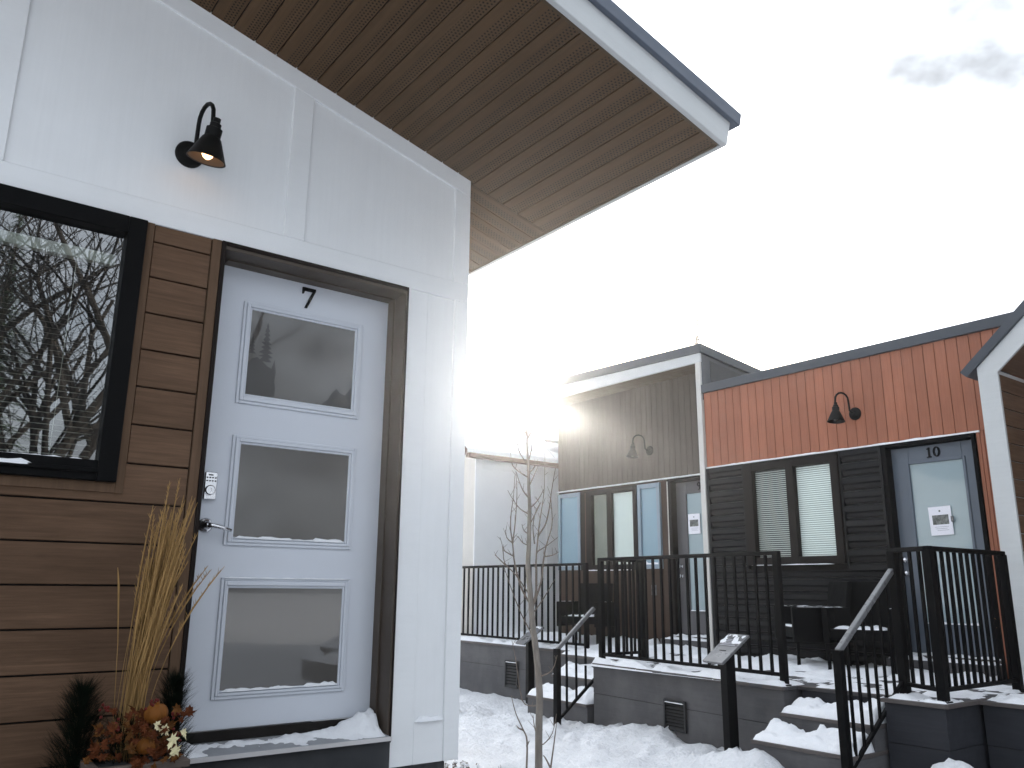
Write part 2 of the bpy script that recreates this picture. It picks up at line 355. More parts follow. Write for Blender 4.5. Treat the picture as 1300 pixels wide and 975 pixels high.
# window
WX0, WX1, WZ0, WZ1 = -1.70, -.386, .387, 1.490; gx0, gx1, gz0, gz1 = -1.62, -.458, .466, 1.415
w = MB(); w.box(WX0, gx0, -.03, .06, WZ0, WZ1); w.box(gx1, WX1, -.03, .06, WZ0, WZ1); w.box(gx0, gx1, -.03, .06, gz1, WZ1); w.box(gx0, gx1, -.03, .06, WZ0, gz0)
w.box(gx0, gx1, -.042, -.03, gz0 - .05, gz0 - .032)
w7 = w.build('window', M['black'], h7, bevel=.004, label='wide black framed window reflecting bare trees')
MB().sheet(gx0, gx1, .014, gz0, gz1).build('glass', M['glass'], w7)
bl = MB(); bl.box(gx0 + .02, gx1 - .02, .05, .09, gz1 - .125, gz1 - .08)
z = gz1 - .14
while z > gz0 + .01:
    bl.add([(gx0 + .02, .078, z + .0036), (gx1 - .02, .078, z + .0036), (gx1 - .02, .055, z - .0036), (gx0 + .02, .055, z - .0036)], [(0, 1, 2, 3)]); z -= .0225
for x in (-1.4, -.95, -.62): bl.box(x - .001, x + .001, .05, .052, gz0, gz1 - .1)
bl.build('blind', M['blindbeige'], w7)
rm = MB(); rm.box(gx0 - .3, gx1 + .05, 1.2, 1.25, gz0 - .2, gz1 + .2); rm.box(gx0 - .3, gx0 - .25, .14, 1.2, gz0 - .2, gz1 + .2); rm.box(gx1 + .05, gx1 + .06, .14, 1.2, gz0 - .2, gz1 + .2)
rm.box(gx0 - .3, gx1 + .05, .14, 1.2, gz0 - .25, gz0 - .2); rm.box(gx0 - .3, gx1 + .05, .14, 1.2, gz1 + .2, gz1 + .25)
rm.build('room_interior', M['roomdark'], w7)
sn = snow_ridge((-1.66, -.03, gz0 - .033), (-.66, -.032, gz0 - .033), .013, .02, 8, freq=7); sn.build('snow_ledge', M['snow'], w7, smooth=True)
sn = snow_ridge((-1.6, -.018, gz0 - .002), (-.47, -.018, gz0 - .002), .010, .014, 5, freq=7); sn.build('snow_ledge', M['snow'], w7, smooth=True)
# door frame, leaf
fr = MB()
fr.box(-.052, -.004, .166, .22, -.66, 1.4935); fr.box(.872, .886, -.004, .22, -.68, 1.458); fr.box(-.048, .886, -.004, .22, 1.458, 1.4935)
fr.box(.862, .872, .10, .16, -.62, 1.458); fr.box(-.004, .862, .10, .16, 1.450, 1.458)
fr.build('door_frame', M['bronze'], h7, bevel=.002)
fr = MB(); fr.box(-.068, -.049, -.012, .20, -.66, 1.4935); fr.box(.880, .8885, -.012, -.0045, -.68, 1.4935); fr.box(-.049, .880, -.012, -.0045, 1.474, 1.4935)
fr.build('door_casing', M['framefront'], h7, bevel=.002)
dr = B(-.003, .870, .162, .205, -.585, 1.449).build('door', M['door'], h7, bevel=.002)
def frame_mould(x0, x1, z0, z1, gx0, gx1, gz0, gz1, y):
    m = MB()
    for (a0, a1, c0, c1, b0, b1, d0, d1, yy) in ((x0, x1, z0, z1, x0 + .014, x1 - .014, z0 + .014, z1 - .014, y - .010), (x0 + .014, x1 - .014, z0 + .014, z1 - .014, gx0 - .010, gx1 + .010, gz0 - .010, gz1 + .010, y - .016), (gx0 - .010, gx1 + .010, gz0 - .010, gz1 + .010, gx0, gx1, gz0, gz1, y - .009)):
        m.box(a0, b0, yy, y + .004, c0, c1); m.box(b1, a1, yy, y + .004, c0, c1); m.box(b0, b1, yy, y + .004, d1, c1); m.box(b0, b1, yy, y + .004, c0, d0)
    return m
DG = [(.107, .722, .807, 1.295, .148, .680, .853, 1.258), (.110, .722, .171, .660, .150, .684, .208, .621), (.116, .726, -.466, .034, .150, .688, -.430, -.010)]
for i, g in enumerate(DG):
    frame_mould(*g, .162).build('panel_moulding', M['door'], dr, bevel=.0025)
    gl = B(g[4], g[5], .1575, .161, g[6], g[7]).build('door_glass', M['doorglass'], dr)
    if i:
        s_ = MB()
        for a, b, hh, se in ((g[4] + .005, g[4] + .28, .014, i), (g[5] - .17, g[5] - .003, .02, i + 5), (g[4] + .2, g[5] - .1, .008, i + 9)):
            s_.add(*(lambda q: (q.v, q.f))(snow_ridge((a, .151, g[6]), (b, .151, g[6]), .007, hh, se, freq=9)))
        s_.build('snow_ledge', M['snow'], dr, smooth=True)
snow_ridge((DG[2][0], .150, .036), (DG[2][1], .150, .036), .008, .007, 4, freq=14).build('snow_ledge', M['snow'], dr, smooth=True)
# dark conifer and ridge silhouettes on the upper pane
e = MB()
def fir(cx, zb, h, wd, n=9, clip=None):
    pts_l = []; pts_r = []
    rnd = random.Random(int(cx * 1000))
    for k in range(n):
        t = k / n; zz = zb + h * (1 - t)
        pts_r += [(cx + wd * (.04 + t * .42) * rnd.uniform(.8, 1.1) * .45, zz - h * .02), (cx + wd * (.1 + t * .5) * rnd.uniform(.8, 1.2), zz - h / n * .9)]
    pts_l = [(2 * cx - x, z_ + rnd.uniform(-.006, .006)) for x, z_ in pts_r]
    poly = [(cx, zb + h)] + pts_r + [(cx + .02, zb), (cx - .02, zb)] + pts_l[::-1]
    if clip: poly = [(max(clip[0], min(clip[1], x)), max(clip[2], min(clip[3], z_))) for x, z_ in poly]
    e.prism_xz(poly[::-1], .1567, .1574)
fir(.230, 1.02, .19, .065, 9)
fir(.163, 1.05, .10, .04, 6, (.149, .7, .86, 1.25))
bump_ = [(.149, .856)] + [(.149, 1.00), (.165, 1.025), (.19, 1.035), (.215, 1.02), (.24, 1.0), (.262, .99), (.275, 1.035), (.285, .975), (.280, .93), (.288, .90), (.283, .856)]
e.prism_xz(bump_[::-1], .1566, .1573)
e.build('tree_silhouettes', M['silhouette'], dr); e = MB()
e.prism_xz([(.52, .855), (.555, .885), (.575, .92), (.597, .945), (.617, .925), (.645, .918), (.678, .965), (.678, .855)][::-1], .1566, .1573)
e.build('ridge_silhouette', M['silhouette'], dr)
n7 = MB(); zt, zb = 1.428, 1.325; x0 = .387
n7.prism_xz([(x0, zt), (x0 + .068, zt), (x0 + .068, zt - .012), (x0 + .029, zb), (x0 + .016, zb), (x0 + .053, zt - .016), (x0 + .012, zt - .016), (x0 + .007, zt - .032), (x0, zt - .032)][::-1], .152, .162)
n7.build('house_number', M['black'], dr)
kp = MB(); kp.box(.002, .056, .140, .162, .362, .482)
kb = kp.build('keypad_lock', M['chrome'], dr, bevel=.003)
ky = MB(); ky.box(.016, .036, .1385, .14, .466, .471)
for r_ in range(2):
    for c_ in range(4): ky.lathe([(.0035, 0), (.0035, .003), (0, .003)], (.011 + c_ * .012, .1405, .457 - r_ * .014), (0, -1, 0), 8)
o = ky.build('keypad_buttons', M['black'], dr)
MB().lathe([(.022, 0), (.022, .010), (.018, .013), (.006, .013), (.005, .010), (0, .010)], (.026, .1405, .402), (0, -1, 0), 24).build('lock_cylinder', M['chrome'], dr, smooth=False)
hd = MB(); hd.lathe([(.032, 0), (.032, .008), (.026, .014), (.013, .016), (.013, .045), (0, .048)], (.026, .162, .252), (0, -1, 0), 24)
hd.tube([(.026, .118, .252), (.05, .113, .250), (.085, .113, .243), (.128, .118, .233)], [.013, .011, .009, .006], 10)
hd.build('handle', M['chrome'], dr, smooth=True)
B(-.001, .868, .15, .166, -.628, -.588).build('door_sweep', M['gap'], dr)
th = MB(); th.prism_yz([(-.035, -.668), (-.035, -.652), (.205, -.624), (.205, -.668)], -.062, .876)
th_o = th.build('threshold', M['chrome'] if False else mat('grey_sill_metal', (.30, .31, .33), .45, .4, var=.15, nscale=(8, 8, 8)), h7, bevel=.003)
tb = MB(); tb.box(-.062, .876, -.041, -.033, -.667, -.650); tb.build('threshold_nose', mat('pale_sill_edge', (.60, .58, .58), .45, .4), h7)
s_ = snow_sheet(-.055, .872, -.03, .145, -.650, .004, .016, 11, .012, 9., .03, .6, bank=lambda x, y: .010 * sst(.0, .12, y) + .026 * (y - .14) / .18 * .9 + .012 + .085 * sst(.66, .86, x) * sst(-.03, .06, y) * (.75 + .5 * fbm(x * 16, y * 16, 2.)) + .03 * sst(.4, .8, x) * sst(0, .1, y) + .02 * sst(.1, -.05, x))
s_.build('snow', M['snow'], h7, smooth=True)
B(-.30, .884, -.012, .058, -H - .05, -.671).build('step_face', M['plinth'], h7, bevel=.003)
pd = MB(); y = -.03
while y > -2.5: pd.box(LFT, .86, y - .135, y, -.835, -.81); y -= .14
pd.build('bounce_block_boards', M['deck'], h7, bevel=.003)  # unseen deck added below the frame to cut snow bounce on the wall
B(LFT, .86, -2.5, -.03, -H - .05, -.84).build('bounce_block_base', M['plinth'], h7)
# eaves (soffit frame: x runs down the slope from the corner, y inward)
def slope_part(mb, name, m, **k):
    o = mb.build(name, m, h7, **k); o.matrix_parent_inverse = Matrix.Identity(4)
    o.location = Vector((CW, 0, 2.214 + H)); o.rotation_euler = (0, R(14.42), 0); return o
def at_h7(mb):     # geometry given in the soffit's own axes; undo the shift that build() takes off
    mb.v = [(x, y, z - H) for x, y, z in mb.v]; return mb
sf = MB(); E0 = .576; k = 0
while E0 - .111 * k > -5.2:
    s1 = E0 - .111 * k; s0 = s1 - .111; sf.box(s0 + .0028, s1 - .0028, -1.255, .018 if s0 > -.0 else .004, 0, .012); k += 1
slope_part(at_h7(sf), 'soffit_boards', M['soffit'], bevel=.0015)
sf = MB(); k = 0
while .03 + .111 * k < 4:
    a = .030 + .111 * k; sf.box(.0, .111 * 3000, 0, 0, 0, 0) if False else None
    sf.box(-E0, -.004, a + .0028, a + .111 - .0028, 0, .012); k += 1
# the side boards use the same vented pattern turned by a quarter
sf.v = [(y, x, z - 0) for x, y, z in sf.v]
o = sf.build('soffit_boards', M['soffit'], h7); o.location = Vector((CW, 0, 2.214 + H)); 
o.matrix_basis = Matrix.Translation((CW, 0, 2.214 + H)) @ Matrix.Rotation(R(14.42), 4, 'Y') @ Matrix(((0, -1, 0, 0), (1, 0, 0, 0), (0, 0, 1, 0), (0, 0, 0, 1))) @ Matrix.Translation((0, 0, -H))
sb = MB(); sb.box(-5.2, E0 - .001, -1.257, 4, .010, .03); slope_part(at_h7(sb), 'soffit_backing', M['gap'])
jt = MB(); jt.box(-5.2, E0 + .004, -1.272, -1.256, -.004, .012); jt.box(E0, E0 + .012, -1.256, 4, -.004, .012); jt.box(0, E0, .0185, .029, -.002, .012)
slope_part(at_h7(jt), 'soffit_trim', M['soffit_trim'], bevel=.0015)
fb = MB(); fb.box(-5.2, E0 + .034, -1.302, -1.273, -.006, .140); fb.box(E0 + .013, E0 + .034, -1.273, 4, -.006, .140)
slope_part(at_h7(fb), 'fascia', M['fascia'], bevel=.003)
rf = MB(); rf.box(-5.2, E0 + .08, -1.325, 4, .158, .205); rf.box(-5.2, E0 + .075, -1.330, -1.3025, .128, .158); rf.box(E0 + .0345, E0 + .075, -1.3025, 4, .128, .158)
slope_part(at_h7(rf), 'roof', M['flash'], bevel=.002)
rk = B(-5.2, E0, -1.25, 4, .032, .157); slope_part(at_h7(rk), 'roof_core', M['plinth'])

# ------------------------------------------------------------------ wall lamps
def wall_lamp(name, f, u, y, z, label, lit, dirx=0., group='gooseneck wall lamps over the doors', scale=1., tx=0., ty=.1):
    t = thing(name, label, 'wall lamp', f, (u, y, z), group); s = scale
    MB().lathe([(.062 * s, 0), (.062 * s, .010), (.055 * s, .018), (.03 * s, .022), (.016 * s, .03), (0, .03)], (u, y, z), (0, -1, 0), 28).build('wall_plate', M['lampblack'], t, smooth=False)
    pts = []
    R_ = .060 * s
    pts += [(0, -.015, 0), (0, -.035 * s, .004)]
    base = (-.045 * s, .02 * s)
    pts = [(0, -.012, 0), (0, -.035 * s, .008 * s), (0, -.05 * s, .03 * s), (0, -.052 * s, .08 * s), (0, -.055 * s, .13 * s)]
    for a in range(1, 8):
        an = PI * a / 8; pts.append((0, -.055 * s - R_ + R_ * math.cos(an), .13 * s + .075 * s * math.sin(an)))
    ex = -.055 * s - 2 * R_
    pts += [(0, ex, .12 * s), (0, ex - .004, .075 * s)]
    MB().tube([(u + px + dirx * -py, y + py, z + pz) for px, py, pz in pts], .0095 * s, 10).build('gooseneck', M['lampblack'], t, smooth=True)
    c = Vector((u + dirx * -(ex - .004), y + ex - .004, z)); tilt = Vector((tx, ty, 1)).normalized()
    so = MB().lathe([(0, .105), (.016, .105), (.016, .085), (.024, .08), (.024, .062), (.034, .058), (.034, .020), (.031, .016)], c, tilt, 24)
    so.v = [tuple(c + (Vector(v) - c) * s) for v in so.v]; so.build('socket', M['lampblack'], t)
    sh = MB().lathe([(.033, .02), (.040, .012), (.048, -.006), (.080, -.080), (.083, -.086), (.078, -.084), (.045, -.008), (.03, .012)], c, tilt, 32)
    sh.v = [tuple(c + (Vector(v) - c) * s) for v in sh.v]; sh.build('lamp_shade', M['lampblack'] if not lit else M['lampblack'], t, smooth=True)
    bb = MB().blob(c + tilt * -.052 * s, (.026 * s, .026 * s, .032 * s), 14); bb.build('bulb', M['bulb'] if lit else M['doorglass'], t, smooth=True)
    if lit:
        ins = MB().lathe([(.043, -.012), (.0765, -.0835)], c, tilt, 32); ins.build('shade_lining', M['lampinside'], t, smooth=True)
    return t
wall_lamp('wall_lamp', 'A', -.244, .012, 1.862, 'black gooseneck wall lamp with a glowing bulb on the white panelled wall', True, dirx=.22, tx=.10, ty=-.22)
wall_lamp('wall_lamp', 'C', -.765, 0, 1.880, 'unlit black gooseneck wall lamp on the orange cedar siding', False, dirx=-.55, scale=1.12)
wall_lamp('wall_lamp', 'C', -4.235, .45, 1.950, 'unlit black gooseneck wall lamp on the taupe siding above the blue panels', False, dirx=-.75, scale=1.12)

# ------------------------------------------------------------------ house 10 : orange siding over black ribbed metal (frame C)
DKZ = -.76
h10 = thing('house', 'low orange cedar house with black ribbed metal below and slate door 10', 'house', 'C', (-1, 0, -H))
RX = 1.45
ob = MB(); u = -2.84
while u < RX:
    b_ = min(u + .115, RX); ob.box(u + .0025, b_ - .0025, 0, .02, 1.515, 2.483); u += .115
u = .452
for i in range(6): ob.box(u + .002, u + .035, -.004, .02, DKZ, 1.512); u += .037
ob.build('board_siding', M['orange'], h10, bevel=.0025)
cr = MB(); cr.box(-2.84, RX, .019, .16, 1.50, 2.483); cr.box(.448, RX, .019, .16, DKZ, 1.5); cr.build('siding_backing', M['gap'], h10)
B(-2.86, RX + .02, -.035, .05, 2.483, 2.595).build('parapet_cap', M['cap'], h10, bevel=.004)
B(-2.84, RX, .16, 4, -H, 2.48).build('body', M['plinth'], h10)
dp = MB(); dp.box(-2.838, .492, -.022, .02, 1.497, 1.514); dp.build('drip_flashing', M['white_trim'], h10, bevel=.002)
snow_ridge((-2.6, -.012, 1.514), (.48, -.012, 1.514), .012, .012, 21, freq=3).build('snow_ledge', M['snow'], h10, smooth=True)
# ribbed metal, a folded profile run along the wall
def ribs(mb, x0, x1, z0, z1, pitch=.153, y=0.):
    prof = []; zt = 1.497
    k = 0
    while zt - k * pitch > z0 - pitch:
        t = zt - k * pitch
        prof += [(y - .028, t), (y - .028, t - .060), (y - .010, t - .078), (y - .006, t - .118), (y + .012, t - .124), (y + .012, t - pitch + .012)]
        k += 1
    prof = [(a, min(z1, max(z0, b))) for a, b in prof]
    vs = [(x0, a, b) for a, b in prof] + [(x1, a, b) for a, b in prof]; n = len(prof)
    mb.add(vs, [(i, i + 1, n + i + 1, n + i) for i in range(n - 1) if prof[i] != prof[i + 1]])
rb = MB(); ribs(rb, -2.80, -2.275, .22, 1.492); ribs(rb, -.985, -.525, .22, 1.492); ribs(rb, -2.80, -.525, DKZ - .02, .22)
rb.build('ribbed_cladding', M['ribbed'], h10)
B(-2.80, -.50, .015, .16, DKZ - .3, 1.497).build('cladding_backing', M['gap'], h10)
for b_ in ((-2.835, -2.795, -.032, .02, DKZ, 1.492), (-2.285, -2.262, -.034, .02, .24, 1.492), (-.995, -.972, -.034, .02, .24, 1.492), (-.535, -.505, -.034, .10, DKZ, 1.492)): B(*b_).build('cladding_trim', M['ribbed'], h10, bevel=.002)
# window
w = MB(); X0, X1, Z0, Z1 = -2.255, -1.000, .285, 1.478
xs_ = [(-2.13, -1.665), (-1.565, -1.095)]
w.box(X0, -2.13, -.055, .06, Z0, Z1); w.box(-1.665, -1.565, -.05, .06, Z0, Z1); w.box(-1.095, X1, -.055, .06, Z0, Z1)
for a, b in xs_: w.box(a, b, -.05, .06, Z0, .372); w.box(a, b, -.05, .06, 1.385, Z1)
w10 = w.build('window', M['frame'], h10, bevel=.004, label='dark framed two pane window with closed blinds')
for a, b in xs_: MB().sheet(a, b, -.006, .372, 1.385).build('glass', M['glass2'], w10)
bl = MB()
for (a, b), tl in zip(xs_, (.006, .004)):
    z = 1.38; bl = MB()
    while z > .372:
        q = [(a + .004, .012 + tl, z), (b - .004, .012 + tl, z), (b - .004, .012, z - .025), (a + .004, .012, z - .025)]
        bl.add(q, [(0, 1, 2, 3)]); z -= .0235
    bl.build('blind', M['blind'] if a > -2 else M['blindgrey'], w10)

B(-2.14, -1.09, .05, .055, .35, 1.4).build('room_interior', M['blindbeige'], w10)
snow_ridge((-2.20, -.058, Z0 - .0), (-1.12, -.058, Z0 - .0), .008, .010, 23, freq=2).build('snow_ledge', M['snow'], w10, smooth=True)
s_ = MB()
for a, b in xs_: s_.add(*(lambda q: (q.v, q.f))(snow_ridge((a, -.030, .372), (b, -.030, .372), .012, .008, 25, freq=4)))
s_.build('snow_ledge', M['snow'], w10, smooth=True)
def wall_door(house, u0, u1, ydoor, yfront, zt, dm, gl, number, framemat, side=True):
    f_ = MB(); f_.box(u0 - .075, u0 - .004, yfront - .02, ydoor + .06, -.60, zt + .045); f_.box(u1 + .004, u1 + .04, yfront - .02, ydoor + .06, -.60, zt + .045); f_.box(u0 - .004, u1 + .004, yfront - .02, ydoor + .06, zt + .006, zt + .045)
    f_.build('door_frame', framemat, house, bevel=.003)
    d_ = MB(); gx0, gx1, gz0, gz1 = gl
    d_.box(u0, gx0, ydoor, ydoor + .045, -.585, zt); d_.box(gx1, u1, ydoor, ydoor + .045, -.585, zt); d_.box(gx0, gx1, ydoor, ydoor + .045, gz1, zt); d_.box(gx0, gx1, ydoor, ydoor + .045, -.585, gz0)
    d = d_.build('door', dm, house, bevel=.003)
    m_ = MB(); t = .028
    m_.box(gx0 - t, gx0, ydoor - .012, ydoor + .001, gz0 - t, gz1 + t); m_.box(gx1, gx1 + t, ydoor - .012, ydoor + .001, gz0 - t, gz1 + t); m_.box(gx0, gx1, ydoor - .012, ydoor + .001, gz1, gz1 + t); m_.box(gx0, gx1, ydoor - .012, ydoor + .001, gz0 - t, gz0)
    m_.build('glass_frame', dm, d, bevel=.004)
    B(gx0, gx1, ydoor + .012, ydoor + .018, gz0, gz1).build('door_glass', M['mint'], d)
    snow_ridge((gx0, ydoor - .004, gz0), (gx1, ydoor - .004, gz0), .012, .022, int(u0 * 10), freq=5).build('snow_ledge', M['snow'], d, smooth=True)
    nm = MB(); nm_y = (ydoor - .012, ydoor + .001)
    def ring(cx, cz, rx, rz, w1, w2, a0=0, a1=2 * PI, n=20):
        vs = []; k_ = n + 1
        for i in range(k_):
            a = a0 + (a1 - a0) * i / n; ww = w1 * abs(math.cos(a)) + w2 * abs(math.sin(a))
            for yy in nm_y:
                vs += [(cx + rx * math.cos(a), yy, cz + rz * math.sin(a)), (cx + (rx - ww) * math.cos(a), yy, cz + (rz - ww) * math.sin(a))]
        nm.add(vs, [(4 * i, 4 * i + 4, 4 * i + 5, 4 * i + 1) for i in range(n)] + [(4 * i, 4 * i + 2, 4 * i + 6, 4 * i + 4) for i in range(n)] + [(4 * i + 1, 4 * i + 5, 4 * i + 7, 4 * i + 3) for i in range(n)])
    zc = number[1]; x = number[2]
    if number[0] == '10':
        nm.box(x - .048, x - .032, *nm_y, zc - .05, zc + .05); nm.box(x - .064, x - .016, *nm_y, zc - .052, zc - .043); nm.box(x - .062, x - .048, *nm_y, zc + .030, zc + .042)
        ring(x + .036, zc, .036, .052, .017, .009)
    else:
        ring(x, zc + .022, .030, .032, .013, .008); ring(x - .012, zc + .012, .042, .066, .013, .008, -PI / 2, .3, 12)
    nm.build('house_number', M['black'], d)
    kn = MB(); kn.lathe([(.026, 0), (.026, .01), (.012, .014), (.012, .04), (.028, .045), (.028, .065), (0, .07)], (u0 + .055, ydoor, .33 - .02), (0, -1, 0), 16)
    kn.build('lock', M['chrome'], d, smooth=True); kn = MB()
    kn.lathe([(.026, 0), (.026, .01), (.012, .014), (.012, .04), (.026, .045), (.026, .06), (0, .065)], (u0 + .055, ydoor, .18), (0, -1, 0), 16)
    kn.build('handle', M['chrome'], d, smooth=True)
    si = MB(); si.box(u0 - .07, u1 + .05, yfront - .05, ydoor + .06, -.63, -.60); si.build('threshold', M['decklip'], house, bevel=.003)
    snow_sheet(u0 - .06, u1 + .04, yfront - .05, ydoor - .01, -.60, .018, .02, int(u0 * 7) + 3, .02, 7., .03).build('snow', M['snow'], house, smooth=True)
    B(u0 - .09, u1 + .07, yfront - .24, yfront - .051, DKZ - .03, -.635).build('door_step', M['deck'], house, bevel=.004)
    snow_sheet(u0 - .08, u1 + .06, yfront - .235, yfront - .056, -.635, .022, .025, int(u0 * 7) + 5, .02, 7., .03).build('snow', M['snow'], house, smooth=True)
    return d
d10 = wall_door(h10, -.455, .405, .085, 0, 1.452, M['greydoor'], (-.275, .262, -.30, 1.275), ('10', 1.375, -.015), M['black'])

# ------------------------------------------------------------------ house 9 : taupe siding under a projecting roof (frame C, wall 45 cm behind)
Y9 = .45
h9 = thing('house', 'taupe sided house with projecting flat roof, pale blue window panels and door 9', 'house', 'C', (-4.5, Y9, -H))
tb = MB(); u = -6.28
while u < -2.93:
    b_ = min(u + .105, -2.925); tb.box(u + .0025, b_ - .0025, Y9, Y9 + .02, 1.525, 3.02); u += .105
tb.build('board_siding', M['taupe'], h9, bevel=.0025)
B(-6.28, -2.925, Y9 + .019, Y9 + .12, 1.50, 3.02).build('siding_backing', M['gap'], h9)
B(-6.28, -2.925, Y9 + .2, 4.6, -H, 2.3).build('body', M['taupe'], h9)
B(-6.28, -3.93, Y9 + .05, Y9 + .119, DKZ - .3, 1.50).build('lower_wall', M['brownwall'], h9)
lp = MB(); lp.box(-6.28, -4.06, Y9 + .005, Y9 + .06, DKZ - .02, .275); lp.box(-4.06, -3.925, Y9 + .012, Y9 + .06, DKZ - .02, 1.50); lp.box(-6.28, -4.06, Y9 + .012, Y9 + .05, 1.475, 1.507)
lp.build('lower_cladding', M['brownwall'], h9, bevel=.003)
B(-6.285, -2.925, Y9 - .03, Y9 + .02, 1.507, 1.524).build('drip_flashing', M['white_trim'], h9, bevel=.002)
snow_ridge((-6.2, Y9 - .02, 1.524), (-3.0, Y9 - .02, 1.524), .010, .010, 31, freq=3).build('snow_ledge', M['snow'], h9, smooth=True)
for (a, b, z0, z1) in ((-6.27, -5.74, .28, 1.475), (-4.50, -4.065, .28, 1.475)):
    q = MB(); t = .06
    q.box(a, a + t, Y9 - .02, Y9 + .05, z0, z1); q.box(b - t, b, Y9 - .02, Y9 + .05, z0, z1); q.box(a + t, b - t, Y9 - .02, Y9 + .05, z1 - t, z1); q.box(a + t, b - t, Y9 - .02, Y9 + .05, z0, z0 + t)
    qf = q.build('accent_panel', M['blueframe'], h9, bevel=.004, label='pale blue frosted accent panel in a blue grey frame')
    B(a + t, b - t, Y9 + .012, Y9 + .02, z0 + t, z1 - t).build('panel_glass', M['blue'], qf)
    snow_ridge((a + t, Y9 - .002, z0 + t), (b - t, Y9 - .002, z0 + t), .02, .075, int(a * 9), freq=3).build('snow_ledge', M['snow'], qf, smooth=True)
w = MB(); xs9 = [(-5.47, -5.13), (-5.03, -4.585)]
w.box(-5.735, -5.62, Y9 - .015, Y9 + .05, .27, 1.474); w.box(-5.60, -5.47, Y9 - .03, Y9 + .05, .27, 1.474); w.box(-5.13, -5.03, Y9 - .03, Y9 + .05, .27, 1.474); w.box(-4.585, -4.505, Y9 - .03, Y9 + .05, .27, 1.474)
for a, b in xs9: w.box(a, b, Y9 - .03, Y9 + .05, .27, .35); w.box(a, b, Y9 - .03, Y9 + .05, 1.405, 1.474)
w9 = w.build('window', M['frame'], h9, bevel=.003, label='narrow dark framed window between the blue panels')
for a, b in xs9: MB().sheet(a, b, Y9 + .010, .35, 1.405).build('glass', M['glass2'], w9)
bl = MB(); z = 1.40
a, b = xs9[1]
while z > .35: bl.add([(a, Y9 + .030, z), (b, Y9 + .030, z), (b, Y9 + .02, z - .025), (a, Y9 + .02, z - .025)], [(0, 1, 2, 3)]); z -= .0235
bl.build('blind', M['blind'], w9)
a, b = xs9[0]; B(a, b, Y9 + .035, Y9 + .04, .35, 1.405).build('curtain', mat('grey_green_curtain', (.22, .22, .18), .7), w9)
snow_ridge((-5.6, Y9 - .035, .27), (-4.6, Y9 - .035, .27), .010, .018, 33, freq=4).build('snow_ledge', M['snow'], w9, smooth=True)
B(-5.619, -5.604, Y9 - .018, Y9 + .05, .30, 1.45).build('downpipe', mat('copper_brown', (.20, .11, .075), .4), h9)
wall_door(h9, -3.845, -2.975, Y9 + .085, Y9, 1.452, M['taupedoor'], (-3.66, -3.14, -.27, 1.285), ('9', 1.375, -3.425), M['frame'])
B(-3.917, -3.900, Y9 - .026, Y9 - .021, -.6, 1.47).build('door_trim', M['shutterwall'], h9)
B(-4.27, -4.19, Y9 - .02, Y9 + .01, -.08, .06).build('outlet_box', M['plate'], h9, bevel=.004)
# projecting roof, high at the front and falling away behind
RS = math.tan(R(7)); SY = -.04
def roof_yz(z0, z1, y0, y1): return [(y0, z0 - (y0 - SY) * RS), (y1, z0 - (y1 - SY) * RS), (y1, z1 - (y1 - SY) * RS), (y0, z1 - (y0 - SY) * RS)]
so = MB(); k = 0
while SY + .03 + .1 * k < Y9: so.box(-6.12, -2.93, SY + .03 + .1 * k + .002, min(Y9, SY + .03 + .1 * (k + 1)) - .002, 2.93, 2.945); k += 1
so.build('soffit_boards', M['soffit_trim'], h9)
fa = MB(); fa.prism_xz([(-6.16, 2.925), (-2.835, 2.905), (-2.835, 3.03), (-6.16, 3.13)], SY, SY + .03); fa.box(-6.16, -6.13, SY + .03, 1.2, 2.92, 3.05); fa.build('fascia', M['fascia'], h9, bevel=.003)
rc = MB(); rc.prism_yz([(SY - .02, 3.03), (4.6, 3.03 - 4.6 * RS), (4.6, 3.15 - 4.6 * RS), (SY - .02, 3.15)], -6.20, -2.80)
rc.v = [(x, y, z + (-(x + 2.80) / 3.4 * .10)) for x, y, z in rc.v]
rc.build('roof', M['cap'], h9, bevel=.004)
sw = MB(); sw.prism_yz([(SY + .031, 2.40), (4.5, 2.40), (4.5, 3.028 - 4.5 * RS), (SY + .031, 3.028)], -2.925, -2.838)
sw.build('metal_side', M['cap'], h9)
ms = MB(); ms.prism_yz([(SY + .2, 2.60), (4.3, 2.60), (4.3, 2.95 - 4.3 * RS), (SY + .2, 2.95)], -2.8385, -2.832); ms.build('side_inset', M['plinth'], h9)
fn = MB(); fn.box(-2.925, -2.845, SY, Y9 + .2, DKZ - .02, 2.905); fn.build('fin_wall', M['shutterwall'], h9, bevel=.003)
B(-6.1, -3, Y9 - .3, 3.5, 2.95, 2.97).build('ceiling', M['gap'], h9)

# ------------------------------------------------------------------ house 11 : gabled frame at the right
h11 = thing('house', 'pale grey gabled house with a brown plank lined porch beside door 10', 'house', 'C', (2.4, 0, -H))
G = .86; YF = -.60
def gz(u): return 1.965 + (min(u, 4.9 - u) - .775) * G
gf = MB(); mid = 2.45
gf.prism_xz([(.785, -H), (.955, -H), (.955, 1.905), (mid, 1.905 + (mid - .955) * G), (mid, gz(mid)), (.785, gz(.785))], YF, YF + .03)
gf.prism_xz([(4.115, -H), (3.945, -H), (3.945, 1.905), (mid, 1.905 + (mid - .955) * G), (mid, gz(mid)), (4.115, gz(.785))][::-1], YF, YF + .03)
gf.build('portal_frame', M['fascia'], h11, bevel=.003)
rf = MB()
for sg in (1, -1):
    pr = [(.70, gz(.70) - .0), (mid, gz(mid)), (mid, gz(mid) + .13), (.70 - .055, gz(.70) + .055)]
    if sg < 0: pr = [(4.9 - x, z) for x, z in pr][::-1]
    rf.prism_xz(pr, YF - .03, 5)
rf.build('roof', M['cap'], h11, bevel=.004)
